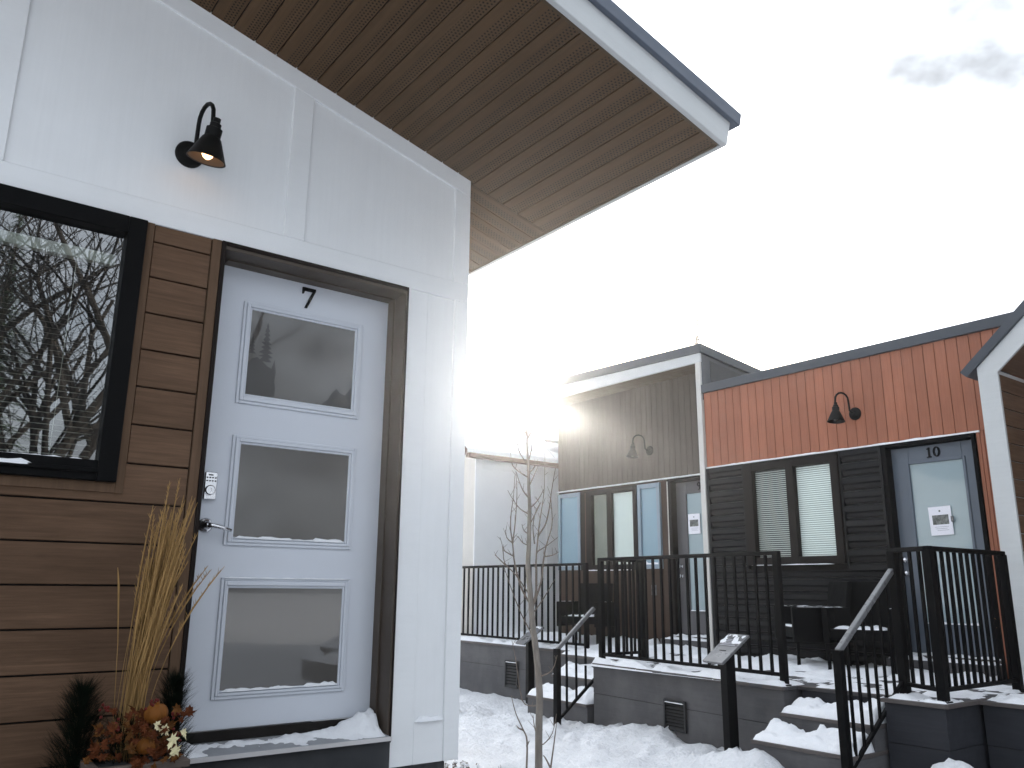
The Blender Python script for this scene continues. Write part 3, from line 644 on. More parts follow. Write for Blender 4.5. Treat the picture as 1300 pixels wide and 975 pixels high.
fi = MB(); fi.box(.80, .94, YF + .031, .3, -H, 1.93); fi.box(3.96, 4.1, YF + .031, .3, -H, 1.93); fi.build('fin_wall', M['fascia'], h11)
ip = MB(); z = DKZ
while z < 1.80: ip.box(.941, .956, YF + .031, .0, z + .004, z + .152); z += .156
ip.build('plank_lining', M['siding'], h11, bevel=.002)
bw = MB(); z = DKZ
while z < 3.2:
    ww = max(0, (z - 1.95) / G); ip_ = bw.box(.957 + ww, 3.94 - ww, 0, .02, z + .004, z + .152) if .957 + ww < 3.9 - ww else None; z += .156
bw.build('plank_siding', M['siding'], h11, bevel=.002)
B(.80, 4.1, .3, 5, -H, 1.95).build('body', M['plinth'], h11)
bs = MB(); bs.prism_xz([(.94, 1.94), (mid, 1.93 + (mid - .94) * G), (mid, 1.96 + (mid - .94) * G), (.92, 1.97)], YF + .031, .3); bs.build('soffit_boards', M['siding'], h11)

# ------------------------------------------------------------------ house 8 : white gabled house with a snowy roof
h8 = thing('house', 'white house with a steep snow covered metal roof beyond the sapling', 'house', 'E', (1.5, 1.4, -H))
EV = 2.06
wl = MB(); wl.box(0, 5, 0.012, .12, -H - .1, EV); wl.build('wall_panel', M['bright'], h8)
gw = MB(); gw.prism_yz([(.021, -H - .1), (2.45, -H - .1), (2.45, EV), (1.2, EV + 1.1 * .84), (.021, EV + .02)], -.003, .11); gw.build('gable_wall', M['shutterwall'], h8)
tr = MB(); tr.box(-.004, .13, 0, .02, -H, EV - .001); tr.box(.13, 5, 0, .02, EV - .16, EV - .001); tr.box(2.12, 2.3, 0, .02, -H, EV - .16); tr.box(1.5, 1.515, .004, .02, -H, EV - .16); tr.build('trim_board', M['bright'], h8, bevel=.003)
gt = MB(); gt.box(-.05, -.004, -.04, 5, EV, EV + .07) if False else gt.box(-.20, 5, -.11, .012, EV, EV + .075); gt.build('gutter', mat('brown_gutter', (.16, .105, .085), .5), h8, bevel=.01)
rs = MB(); G8 = .84; RIDGE = 1.2
rs.prism_yz([(-.10, EV + .076), (RIDGE, EV + .076 + (RIDGE + .1) * G8), (2 * RIDGE + .1, EV + .076), (2 * RIDGE + .1, EV + .17), (RIDGE, EV + .19 + (RIDGE + .1) * G8), (-.10, EV + .15)], -.26, 5.2)
ro = rs.build('roof', M['roofsnow'], h8, bevel=.01)
rr_ = MB(); x = -.06
while x < 5:
    rr_.bar((x, -.08, EV + .166), (x, RIDGE, EV + .206 + (RIDGE + .1) * G8), .008, .012); x += .42
rr_.build('roof_seams', M['fascia'], h8)
rb_ = MB(); rb_.prism_yz([(-.13, EV + .0), (RIDGE, EV + .0 + (RIDGE + .13) * G8), (RIDGE, EV + .12 + (RIDGE + .13) * G8), (-.13, EV + .12)], -.285, -.262); rb_.build('rake_board', mat('brown_gutter', (.16, .105, .085), .5), h8)
vp = MB(); vp.lathe([(.05, -.2), (.05, .22), (.0, .22)], (2.0, .75, EV + .8), (0, 0, 1), 14); vp.box(1.75, 2.5, .30, .38, EV + .52, EV + .56); vp.build('roof_vent', M['plate'], h8)
sv = MB(); sv.blob((1.85, .12, EV + .36), (.22, .12, .10), 14, 3, .5); sv.blob((2.15, .16, EV + .40), (.2, .12, .09), 14, 7, .5); sv.build('snow', M['snow'], h8, smooth=True)

# ------------------------------------------------------------------ decks and stairs (frame C)
def deck(label, poly, zt, boards_dir, seed, snow=(), base_seams=(.30,), name='porch_deck', front=(), skin=None):
    cx = sum(p[0] for p in poly) / len(poly); cy = sum(p[1] for p in poly) / len(poly)
    t = thing(name, label, 'deck', 'C', (cx, cy, -H)); n = len(poly)
    # boards of the floor
    x0 = min(p[0] for p in poly); x1 = max(p[0] for p in poly); y0 = min(p[1] for p in poly); y1 = max(p[1] for p in poly)
    fb = MB(); y = y0
    def span(yy):
        xs = []
        for i in range(n):
            (ax, ay), (bx, by) = poly[i], poly[(i + 1) % n]
            if (ay - yy) * (by - yy) < 0: xs.append(ax + (bx - ax) * (yy - ay) / (by - ay))
        return sorted(xs)
    y = y1
    while y > y0 + .02:
        a = max(y - .138, y0); xs = span((a + y) / 2)
        for i in range(0, len(xs) - 1, 2): fb.box(xs[i] + .001, xs[i + 1] - .001, a + .003, y - .003, zt - .025, zt)
        y -= .14
    fb.build('deck_boards', M['deck'], t, bevel=.002)
    # skirting: stacked boards set 12 mm behind the edge board
    sk = MB(); lp = MB()
    def inset(d):
        out = []
        for i in range(n):
            p0, p1, p2 = Vector((*poly[i - 1], 0)), Vector((*poly[i], 0)), Vector((*poly[(i + 1) % n], 0))
            e1 = (p1 - p0).normalized(); e2 = (p2 - p1).normalized(); n1 = Vector((-e1.y, e1.x, 0)); n2 = Vector((-e2.y, e2.x, 0))
            b = (n1 + n2); b = b / max(.3, b.length_squared / 2); q = p1 + b * d; out.append((q.x, q.y))
        return out
    zs_ = [zt - .026] + [zt - s for s in base_seams] + [-H - .25]
    for a, b in zip(zs_, zs_[1:]): sk.prism_xy(inset(.014), b + .002, a - .002)
    sk.build('skirting', skin or M['deck'], t, bevel=.002)
    MB().prism_xy(inset(.02), -H - .2, zt - .027).build('deck_core', M['gap'], t)
    for (a, b) in front:
        lp.bar((a[0], a[1], zt - .012), (b[0], b[1], zt - .012), .03, .028)
    lp.build('edge_board', M['decklip'], t, bevel=.003)
    for i, s in enumerate(snow):
        s.build('snow', M['snow'], t, smooth=True)
    return t
def vent(f, u, y, z, w, h, label, ang=0.):
    t = thing('foundation_vent', label, 'vent', f, (u, y, z - h / 2)); m = MB(); b = .022
    m.box(u - w / 2, u - w / 2 + b, y - .022, y, z - h / 2, z + h / 2); m.box(u + w / 2 - b, u + w / 2, y - .022, y, z - h / 2, z + h / 2); m.box(u - w / 2 + b, u + w / 2 - b, y - .022, y, z + h / 2 - b, z + h / 2); m.box(u - w / 2 + b, u + w / 2 - b, y - .022, y, z - h / 2, z - h / 2 + b)
    o1 = m.build('vent_frame', M['rockgrey'], t, bevel=.003)
    s = MB(); k = 8; hh = h - 2 * b
    for i in range(k):
        z0 = z - h / 2 + b + hh * i / k; s.add([(u - w / 2 + b, y - .018, z0), (u + w / 2 - b, y - .018, z0), (u + w / 2 - b, y - .002, z0 + hh / k * .55), (u - w / 2 + b, y - .002, z0 + hh / k * .55)], [(0, 1, 2, 3)])
    o2 = s.build('louvre', M['rockgrey'], t)
    B(u - w / 2 + .004, u + w / 2 - .004, y - .0015, y - .0005, z - h / 2 + .004, z + h / 2 - .004).build('vent_backing', M['gap'], t)
    snow_ridge((u - w / 2 + .02, y - .02, z + h / 2 - b), (u + w / 2 - .02, y - .02, z + h / 2 - b), .008, .012, 3, freq=7).build('snow_ledge', M['snow'], t, smooth=True)
    if ang: t.rotation_euler = (0, 0, FR[f][1] + ang)
    return t
FL, FRR = (-2.80, -2.08), (-.285, -2.30)         # front corners of the middle deck
SN = snow_sheet
mid_snow = [SN(-2.78, -.30, -2.28, -.05, DKZ, .010, .040, 1, .03, 4., .03, .55, bank=lambda x, y: .055 * sst(.20, .02, (y - (FL[1] + (FRR[1] - FL[1]) * (x - FL[0]) / (FRR[0] - FL[0])))) * (.6 + fbm(x * 2.2, 1.)) - 3 * (y < (FL[1] + (FRR[1] - FL[1]) * (x - FL[0]) / (FRR[0] - FL[0])) + .015) + .06 * sst(-1.2, -.2, y) * sst(-.5, .4, fbm(x * 1.4 + 3, y * 1.4)) + .05 * math.exp(-((x + 1.25) ** 2 + (y + .6) ** 2) / .12)),
            SN(-3.9, -2.85, -.4, .40, DKZ, .02, .05, 2, .04, 4., .05, .2)]
deck('grey composite deck in front of the black ribbed wall, with one vent in its base', [FL, FRR, (-.285, 0), (-2.78, 0)], DKZ, 0, 1, mid_snow[:1], front=((FL, FRR),))
land_snow = [SN(-4.0, -2.82, -1.48, .38, DKZ - .01, .012, .05, 5, .04, 3., .03, .4, bank=lambda x, y: .05 * sst(-.6, .3, y)), SN(-3.95, -2.85, -1.46, -1.2, DKZ - .01, .03, .06, 15, .03, 4., .04, .2)]
deck('grey landing in front of door 9 at the head of the stairs', [(-4.05, -1.5), (-2.81, -1.5), (-2.81, Y9), (-4.05, Y9)], DKZ - .01, 0, 2, land_snow, front=(((-4.05, -1.5), (-2.81, -1.5)),))
ld_snow = [SN(-7.3, -4.07, -.93, .4, DKZ - .02, .02, .05, 6, .04, 3., .03, .3, bank=lambda x, y: .09 * sst(-.1, .4, y) + .05 * sst(-.75, -.92, y) * (.7 + fbm(x * 2, 0))), ]
deck('grey deck with low black railing in front of the white house, farthest from the camera', [(-7.6, -.95), (-4.06, -1.0), (-4.06, Y9), (-7.6, Y9)], DKZ - .02, 0, 3, ld_snow, front=(((-7.6, -.95), (-4.06, -1.0)),))
r10_snow = [SN(-.28, .52, -2.08, -.24, DKZ, .010, .038, 8, .03, 4., .03, .5, bank=lambda x, y: .03 * sst(-1., -.3, y)), SN(.53, .985, -2.24, -1.95, DKZ, .012, .035, 9, .02, 6., .03, .2), SN(.56, .98, -1.9, -.1, DKZ, .01, .03, 19, .03, 4., .03, .4)]
deck('grey deck in front of door 10 beside the stairs', [(-.283, -2.10), (.525, -2.10), (.525, -2.27), (.995, -2.27), (.995, -.02), (-.283, -.02)], DKZ, 0, 4, r10_snow, front=(((-.283, -2.10), (.525, -2.10)), ((.525, -2.27), (.995, -2.27)), ((.995, -2.27), (.995, -.8))), skin=M['deckdark'])
r11_snow = [SN(1.0, 2.6, -1.76, -.65, DKZ, .008, .04, 12, .03, 4., .03, .5, bank=lambda x, y: .05 * sst(-1.2, -.7, y))]
deck('grey deck in front of the gabled house at the right', [(.998, -1.78), (3.6, -1.78), (3.6, -.02), (.998, -.02)], DKZ - .004, 0, 5, r11_snow, front=(((.998, -1.78), (3.6, -1.78)),), skin=M['deckdark'])
ca = math.atan2(FRR[1] - FL[1], FRR[0] - FL[0])
vent('C', -1.55, -2.185, -1.13, .29, .27, 'black louvred vent in the base of the middle deck', ca)
vent('C', -5.62, -.975, -1.16, .29, .36, 'black louvred vent in the base of the far left deck')
def stair(label, x0, x1, steps, seed, yback):
    t = thing('stair', label, 'stairs', 'C', ((x0 + x1) / 2, steps[-1][0], -H))
    for i, (yf, z) in enumerate(steps):
        B(x0 - i * .06, x1, yf, yback, z - .028, z).build('tread', M['decklip'], t, bevel=.003)
        B(x0 - i * .06 + .012, x1 - .005, yf + .015, yback, -H - .2 if i == len(steps) - 1 else steps[i + 1][1] - .001, z - .0285).build('riser', M['deck'], t, bevel=.002)
        yb = yf + .31
        snow_sheet(x0 - i * .06 + .005, x1 - .01, yf + .012, yb, z, .03, .05, seed + i, .02, 5., .03, .15, bank=lambda x, y, yf=yf, x0=x0, x1=x1: .09 * sst(yf + .04, yf + .26, y) * (.5 + .9 * fbm(x * 3. + seed, 1.3)) + .03).build('snow', M['snow'], t, smooth=True)
    return t
stair('snowy grey steps rising to door 10 beside the black handrail', -.27, .52, [(-2.40, DKZ - .18), (-2.70, DKZ - .36)], 41, -2.12)
stair('snowy grey steps rising to the landing of door 9 behind the sapling', -3.80, -2.84, [(-1.80, DKZ - .21), (-2.12, DKZ - .42)], 51, -1.52)

# ------------------------------------------------------------------ railings
def railing(label, pts, zd, h=1.07, pitch=.112, posts=None, group=None, name='railing', top=(.05, .035), pw=.055, foot=.0):
    cx = sum(p[0] for p in pts) / len(pts); cy = sum(p[1] for p in pts) / len(pts)
    t = thing(name, label, 'railing', 'C', (cx, cy, zd))
    posts = range(len(pts)) if posts is None else posts
    for i in posts:
        x, y = pts[i]; p = MB(); p.box(x - pw / 2, x + pw / 2, y - pw / 2, y + pw / 2, zd - foot, zd + h - .01); p.box(x - pw / 2 - .012, x + pw / 2 + .012, y - pw / 2 - .012, y + pw / 2 + .012, zd, zd + .012)
        p.build('post', M['black'], t, bevel=.003)
    tr_ = MB(); br = MB()
    for (a, b) in zip(pts, pts[1:]):
        A_ = Vector((*a, zd + h)); B_ = Vector((*b, zd + h)); d = (B_ - A_).normalized()
        tr_.bar(A_ - d * .03, B_ + d * .03, top[0], top[1]); br.bar(Vector((*a, zd + .085)), Vector((*b, zd + .085)), .03, .03)
        n = max(2, round((B_ - A_).length / pitch))
        for i in range(1, n):
            q = A_ + (B_ - A_) * i / n
            B(q.x - .011, q.x + .011, q.y - .011, q.y + .011, zd + .09, zd + h - .01).build('baluster', M['black'], t)
    tr_.build('top_rail', M['black'], t, bevel=.006); br.build('bottom_rail', M['black'], t, bevel=.003)
    return t
e_ = (Vector((*FRR, 0)) - Vector((*FL, 0))).normalized(); nn = Vector((-e_.y, e_.x, 0))
A9 = Vector((*FL, 0)) + e_ * .06 + nn * .10; B9 = Vector((*FRR, 0)) - e_ * .07 + nn * .10
railing('long black railing along the front of the middle deck with a return beside the stairs', [(A9.x, A9.y + .62), (A9.x, A9.y), (B9.x, B9.y)], DKZ, pitch=.118)
railing('black railing across the far left deck in front of the white house', [(-7.4, -.86), (-4.16, -.90)], DKZ - .02, h=1.09, pitch=.128)
railing('black railing around the corner of the deck in front of door 10', [(.56, -1.98), (.93, -2.16), (.93, -.95)], DKZ, pitch=.098, pw=.065)
def handrail(label, lo, hi, ztop_lo, ztop_hi, zfoot, zb_lo, zb_hi):
    t = thing('handrail', label, 'handrail', 'C', (*lo, zfoot))
    B(lo[0] - .03, lo[0] + .03, lo[1] - .03, lo[1] + .03, zfoot, ztop_lo + .01).build('post', M['black'], t, bevel=.003)
    L_ = Vector((*lo, ztop_lo)); H_ = Vector((*hi, ztop_hi))
    MB().bar(L_ + (H_ - L_).normalized() * .0, H_, .045, .04).build('top_rail', M['plate'], t, bevel=.008)
    L2 = Vector((*lo, zb_lo)); H2 = Vector((*hi, zb_hi)); MB().bar(L2, H2, .028, .028).build('bottom_rail', M['black'], t, bevel=.003)
    n = max(3, round((H_ - L_).to_2d().length / .105))
    for i in range(1, n):
        p = L_.lerp(H_, i / n); q = L2.lerp(H2, i / n); B(p.x - .009, p.x + .009, p.y - .009, p.y + .009, q.z, p.z).build('baluster', M['black'], t)
    return t
handrail('sloping black handrail beside the steps to door 10', (.50, -2.74), (.555, -2.0), -.42, .16, -H - .1, -1.24, -.66)
handrail('sloping black handrail beside the steps behind the sapling', (-2.90, -2.47), (-2.80, -2.03), -.62, -.20, -H - .15, -1.32, -.92)

# ------------------------------------------------------------------ information stands, chairs, papers
def info_stand(u, y, zt, zb, w, label, rot=0.):
    t = thing('information_stand', label, 'sign', 'C', (u, y, zb), 'information stands in front of the decks')
    B(u - .045, u + .045, y - .045, y + .045, zb, zt).build('post', M['black'], t, bevel=.004)
    c = Vector((u, y, zt)); d = Vector((0, .80, .60)); n_ = Vector((0, -.60, .80)); a = Vector((1, 0, 0)); L_ = .36
    def slab(x0, x1, l0, l1, h0, h1):
        return MB().add([c + a * x + d * l + n_ * h for h in (h0, h1) for x, l in ((x0, l0), (x1, l0), (x1, l1), (x0, l1))], [(3, 2, 1, 0), (4, 5, 6, 7), (0, 1, 5, 4), (1, 2, 6, 5), (2, 3, 7, 6), (3, 0, 4, 7)])
    p = slab(-w / 2, w / 2, -L_ / 2, L_ / 2, .0, .022).build('sign_plate', M['plate'], t, bevel=.003)
    slab(-w / 2 + .02, w / 2 - .02, .02, L_ / 2 - .03, .0222, .0232).build('printed_area', M['platetext'], p)
    tx = MB()
    for k in range(5): q = slab(-w / 2 + .03, w / 2 - .04 - .02 * (k % 3), .03 + k * .018, .037 + k * .018, .0234, .0238); tx.add(q.v, q.f)
    tx.build('text_lines', M['inktext'], p)
    s = MB(); q = snow_sheet(-w / 2, w / 2, .05, L_ / 2, 0, .0, .022, int(u * 10), .015, 14., .02, .0)
    q.v = [tuple(c + a * x + d * l + n_ * (.0228 + z)) for x, l, z in q.v]; q.build('snow', M['snow'], p, smooth=True)
    t.rotation_euler = (0, 0, FR['C'][1] + rot)
    return t
info_stand(-.70, -2.47, -.49, -H - .05, .27, 'black post with a tilted grey information plate in front of the middle deck', -.25)
info_stand(-5.0, -1.15, -.62, -H - .2, .29, 'black post with a tilted information plate half hidden by the sapling trunk', -.25)

def armchair(u, y, z, rot, label, seed):
    t = thing('patio_armchair', label, 'armchair', 'C', (u, y, z), 'black patio armchairs on the decks')
    M_ = M['black']
    def P(*b): return B(*b)
    def bb(x0, x1, y0, y1, z0, z1): return B(u + x0, u + x1, y + y0, y + y1, z + z0, z + z1)
    bb(-.27, .27, -.30, .22, .30, .40).build('seat', M_, t, bevel=.01)
    q = bb(-.27, .27, .20, .25, .36, .86); q.v = [(x, yy + (zz - z - .36) * .16, zz) for x, yy, zz in q.v]; q.build('backrest', M_, t, bevel=.012)
    for s in (-1, 1):
        bb(s * .30 - .03, s * .30 + .03, -.32, .26, .26, .60).build('armrest', M_, t, bevel=.01)
        for yy in (-.28, .22): bb(s * .30 - .014, s * .30 + .014, yy - .014, yy + .014, 0, .26).build('leg', M_, t)
    snow_sheet(u - .25, u + .25, y - .28, y + .18, z + .40, .012, .022, seed, .025, 8., .05).build('snow', M['snow'], t, smooth=True)
    s_ = MB()
    for s in (-1, 1): s_.add(*(lambda q: (q.v, q.f))(snow_ridge((u + s * .30, y - .28, z + .60), (u + s * .30, y + .22, z + .60), .016, .010, seed + s, freq=9)))
    s_.build('snow', M['snow'], t, smooth=True)
    t.rotation_euler = (0, 0, FR['C'][1] + rot); return t
armchair(-1.18, -.44, DKZ, R(-38), 'black armchair with snow on its seat under the window of the orange house', 3)
armchair(-.62, -.40, DKZ, R(14), 'black armchair seen through the handrail beside door 10', 7)
armchair(-5.15, .02, DKZ - .02, R(20), 'brown black armchair with snow on its seat under the blue panel', 9)

def notice(f, u, y, z, w, h, label, clip, ang):
    t = thing('paper_notice', label, 'notice', f, (u, y, z), 'paper notices taped to the door glass')
    o = B(u - w / 2, u + w / 2, y - .002, y, z - h / 2, z + h / 2).build('sheet', M['paper'], t)
    B(u - w * .36, u + w * .36, y - .0030, y - .0021, z - h * .13, z + h * .20).build('printed_picture', M['ink'], t)
    e = MB(); e.lathe([(w * .045, 0), (w * .045, .0008), (0, .0008)], (u - .0, y - .0021, z + h * .34), (0, -1, 0), 10); e.build('printed_emblem', M['ink'], t)
    x = MB()
    for k in range(3): x.box(u - w * (.30 - .05 * k), u + w * (.32 - .06 * (k % 2)), y - .0029, y - .0021, z - h * (.22 + .06 * k), z - h * (.205 + .06 * k))
    x.build('text_lines', M['inktext'], t)
    if clip: B(u + w / 2 - .004, u + w / 2 + .022, y - .02, y - .003, z - .02, z + .035).build('clip', M['plate'], t, bevel=.004)
    t.rotation_euler = (0, ang, FR[f][1]); return t
notice('C', -.015, .083, .686, .222, .282, 'white paper notice with a grey picture on the glass of door 10', True, R(-1.5))
notice('C', -3.54, Y9 + .083, .87, .205, .27, 'white paper notice with a grey picture on the glass of door 9', False, 0)

# ------------------------------------------------------------------ young tree
YT = 6.9
def wob(pts, s, amp=.12):
    r = random.Random(s); dy = r.uniform(-1, 1)
    return [(x, y + dy * amp * i / max(1, len(pts) - 1) * 1.6, z) for i, (x, y, z) in enumerate(pts)]
def smoothline(pts, n=3):
    pts = [Vector(p) for p in pts]; out = []
    for i in range(len(pts) - 1):
        p0, p1, p2, p3 = pts[max(0, i - 1)], pts[i], pts[i + 1], pts[min(len(pts) - 1, i + 2)]
        for k in range(n):
            t = k / n; out.append(.5 * ((2 * p1) + (p2 - p0) * t + (2 * p0 - 5 * p1 + 4 * p2 - p3) * t * t + (3 * p1 - p0 - 3 * p2 + p3) * t ** 3))
    return out + [pts[-1]]
ty = thing('sapling', 'slender bare sapling with upright twigs standing in the snow', 'tree', 'W', (.232, YT, -H))
trunk = [(.232, YT, -1.42), (.232, YT, -1.09), (.238, YT, -.80), (.213, YT, -.506), (.181, YT, -.265), (.161, YT, -.02), (.143, YT, .16), (.149, YT, .312), (.152, YT, .489), (.155, YT, .655), (.147, YT, .812), (.144, YT, .97), (.136, YT, 1.118), (.131, YT, 1.30), (.128, YT, 1.45)]
tl = smoothline(trunk); n = len(tl)
rad = [.027 * (1 - i / n) ** .8 + .003 for i in range(n)]
MB().tube(tl, rad, 12).build('trunk', M['bark'], ty, smooth=True)
brs = [[(.19, -.16), (.10, -.02), (.037, .183), (.017, .358), (-.002, .487), (.003, .618), (.02, .75), (.031, .933)], [(.017, .358), (.034, .5), (.045, .655), (.048, .787), (.037, .933)], [(.175, -.08), (.046, .103), (-.047, .2), (-.063, .322), (-.091, .416)],
 [(.181, -.155), (.21, .0), (.208, .208), (.22, .371), (.232, .501), (.256, .656), (.274, .813), (.278, 1.094)], [(.225, .41), (.238, .436), (.286, .514), (.316, .645), (.335, .789), (.366, .972)], [(.181, -.155), (.25, .05), (.268, .208), (.292, .337), (.34, .502), (.34, .633), (.331, .753)],
 [(.148, .596), (.075, .643), (.014, .726), (-.029, .804)], [(.147, .727), (.099, .787), (.062, .872), (.043, .933)], [(.147, .897), (.086, .927), (.012, .987), (-.007, 1.086)], [(.142, 1.0), (.097, 1.062), (.06, 1.129), (.047, 1.229)],
 [(.141, 1.02), (.164, 1.118), (.176, 1.20)], [(.147, .93), (.195, .989), (.213, 1.032)], [(.147, .82), (.189, .91), (.219, .983)], [(.155, .64), (.22, .704), (.268, .789)], [(.152, .50), (.208, .608), (.244, .68)], [(.152, .43), (.112, .465), (.094, .524)], [(.15, .34), (.101, .359), (.059, .411)],
 [(.215, .29), (.292, .337), (.387, .408)], [(.272, .25), (.339, .261), (.387, .285)], [(.196, .354), (.184, .489), (.202, .608), (.244, .692)], [(.017, .358), (-.031, .405), (-.044, .475)], [(.03, .25), (-.042, .287), (-.06, .305)], [(-.04, .18), (-.113, .252), (-.131, .269)],
 [(.238, -.88), (.18, -.90), (.102, -.86), (.05, -.567), (.018, -.417)], [(.236, -1.17), (.201, -1.062), (.189, -.976)], [(.236, -1.17), (.269, -1.17), (.336, -1.089), (.368, -.945)], [(.21, -.45), (.16, -.33), (.092, -.205), (.015, -.021), (-.051, .165)], [(.181, -.2), (.27, -.081), (.366, .075)], [(.225, -.684), (.332, -.624), (.37, -.504)],
 [(.131, 1.25), (.10, 1.33), (.095, 1.42)], [(.131, 1.22), (.17, 1.30), (.18, 1.38)]]
for i, b in enumerate(brs):
    ln = smoothline(wob([(x, YT, z) for x, z in b], i), 3); m = len(ln); r0 = .0068 if len(b) > 5 else .0044
    mb = MB().tube(ln, [r0 * (1 - j / m) ** .8 + .0013 for j in range(m)], 6)
    r_ = random.Random(i)
    for j in range(1, m - 1, 2):
        p = ln[j]; d = Vector((r_.uniform(-1, 1), r_.uniform(-1, 1), r_.uniform(.5, 1.3))).normalized() * r_.uniform(.03, .10)
        mb.tube([p, p + d * .6, p + d], [.0022, .0017, .0009], 4)
    mb.build('branch', M['twig'], ty, smooth=True)
def stems(name, label, x, y, z, lines, grp=None):
    t = thing(name, label, 'plant', 'W', (x, y, z), grp)
    for i, b in enumerate(lines):
        ln = smoothline(wob([(px, y, pz) for px, pz in b], i + 30, .06), 4); m = len(ln)
        MB().tube(ln, [.006 * (1 - j / m) + .002 for j in range(m)], 6).build('stem', M['twig'], t, smooth=True)
    return t
stems('bare_shoot', 'thin bare shoot curving up from the snow left of the sapling trunk', .135, 6.85, -1.38, [[(.135, -1.40), (.14, -1.148), (.109, -1.062), (.053, -.948), (.015, -.814)], [(.11, -1.065), (.075, -1.045), (.058, -1.02)], [(.138, -1.18), (.155, -1.13)]])
stems('bare_shoot', 'thin bare shoot rising from the snow right of the sapling trunk', .305, 6.8, -1.38, [[(.305, -1.42), (.342, -1.175), (.367, -1.003)], [(.32, -1.33), (.28, -1.25), (.26, -1.22)]])
def weed(x, y, label, seed, n=46, sp=.22, hh=.13):
    t = thing('dead_shrub', label, 'plant', 'W', (x, y, -H + .01), 'dry shrubs poking through the snow'); r = random.Random(seed); mb = MB(); lv = MB(); sn_ = MB()
    for i in range(n):
        px = x + r.gauss(0, sp * .5); py = y + r.gauss(0, sp * .35); h = hh * r.uniform(.4, 1.1); dx = r.uniform(-.05, .05); dy = r.uniform(-.05, .05); z0 = -H - .02
        mb.tube([(px, py, z0), (px + dx * .5, py + dy * .5, z0 + h * .6), (px + dx, py + dy, z0 + h)], [.003, .0025, .0012], 4)
        for k in range(5):
            c = Vector((px + dx * r.uniform(.3, 1), py + dy * r.uniform(.3, 1), z0 + h * r.uniform(.5, 1.05))); a = Vector((r.uniform(-1, 1), r.uniform(-1, 1), r.uniform(-.6, 1))).normalized() * r.uniform(.008, .02); b = Vector((-a.y, a.x, r.uniform(-.01, .01))) * .5
            lv.add([c - a, c + b, c + a, c - b], [(0, 1, 2, 3)])
        if i % 2 == 0: sn_.blob((px + dx * .8, py + dy * .8, z0 + h * .9), (r.uniform(.01, .022), r.uniform(.01, .02), r.uniform(.006, .012)), 8, i, .4)
    mb.build('stems', M['twig'], t); lv.build('dry_leaves', mat('dry_leaf', (.12, .085, .06), .8, var=.4), t); sn_.build('snow', M['snow'], t, smooth=True)
weed(-.02, 6.45, 'dry brown shrub with snow at the foot of the sapling', 5)
weed(-.37, 6.25, 'dry brown shrub with snow at the corner of the white house', 9, 40, .12, .22)

# ------------------------------------------------------------------ planter by door 7 (frame A)
pu, py_ = -.285, -.29
pl = thing('planter', 'autumn planter with tall dry grass, gourds, rusty leaves and dark cedar beside door 7', 'planter', 'A', (pu, py_, -.81))
q = MB(); q.box(pu - .135, pu + .135, py_ - .13, py_ + .13, -.81, -.60); q.build('box', M['greywood'], pl, bevel=.006)
q = MB(); q.box(pu - .155, pu + .155, py_ - .15, py_ - .12, -.60, -.575); q.box(pu - .155, pu + .155, py_ + .12, py_ + .15, -.60, -.575); q.box(pu - .155, pu - .125, py_ - .12, py_ + .12, -.60, -.575); q.box(pu + .125, pu + .155, py_ - .12, py_ + .12, -.60, -.575); q.build('rim', M['greywood'], pl, bevel=.004)
B(pu - .125, pu + .125, py_ - .12, py_ + .12, -.62, -.59).build('soil', M['plinth'], pl)
r = random.Random(4); gr = MB()
for i in range(105):
    bx = pu - .01 + r.gauss(0, .017); by = py_ + .04 + r.gauss(0, .018); ang = r.gauss(.13, .052); L_ = r.uniform(.46, .90) if i % 4 else r.uniform(.75, .93)
    if i in (1, 2): L_ = 1.0; ang = .06
    if i in (3, 4, 5, 6): ang = r.uniform(.3, .45); L_ = .72
    dy = r.gauss(0, .06); pts = []
    z0 = -.60
    for k in range(9):
        t = k / 8; pts.append((bx + math.sin(ang * t) * L_ * t * .75 + .02 * ang * t * t, by + dy * t, z0 + L_ * t * math.cos(ang * t * .9)))
    rad = [.0012] * 4 + [.0015, .0028, .0034, .0026, .0008]
    gr.tube(pts, rad, 5)
    for k in range(40):     # seed-head bristles
        t = r.uniform(.58, .98); j = t * 8; a = int(j); p = Vector(pts[a]).lerp(Vector(pts[min(8, a + 1)]), j - a)
        d = Vector((r.uniform(-.55, .6), r.uniform(-.5, .5), 1)).normalized() * r.uniform(.012, .030)
        gr.add([p + Vector((.0019, 0, 0)), p - Vector((.0019, 0, 0)), p + d], [(0, 1, 2)])
pts = [(pu - .055, py_ + .05, -.55), (pu - .075, py_ + .05, -.2), (pu - .095, py_ + .05, .0), (pu - .105, py_ + .05, .06)]
gr.tube(pts, [.0015, .0014, .004, .001], 5)
gr.build('dry_grass', M['straw'], pl, smooth=True)
def cedar(cx, cy, cz, w_, h_, seed, n=260):
    r = random.Random(seed); mb = MB()
    for i in range(n):
        t = r.random(); a = r.uniform(0, 2 * PI); rr = w_ * (1 - .6 * t * t) * r.uniform(.1, 1)
        c = Vector((cx + math.cos(a) * rr, cy + math.sin(a) * rr * .5, cz + h_ * t)); d = Vector((math.cos(a) * .7, math.sin(a) * .5, r.uniform(.3, 1.2))).normalized() * r.uniform(.035, .07)
        s_ = Vector((-d.y, d.x, r.uniform(-.4, .4) * d.length)).normalized()
        for k in range(7):
            p = c + d * k / 7; l = .014 * (1 - k / 9)
            for sg in (-1, 1): mb.add([p, p + d * .10 + s_ * sg * l * .25, p + d * .3 + s_ * sg * l], [(0, 1, 2)])
        mb.add([c + s_ * .002, c - s_ * .002, c + d], [(0, 1, 2)])
    return mb
cedar(pu - .165, py_ + .06, -.68, .085, .33, 2, 1500).build('cedar_sprig', M['cedar'], pl)
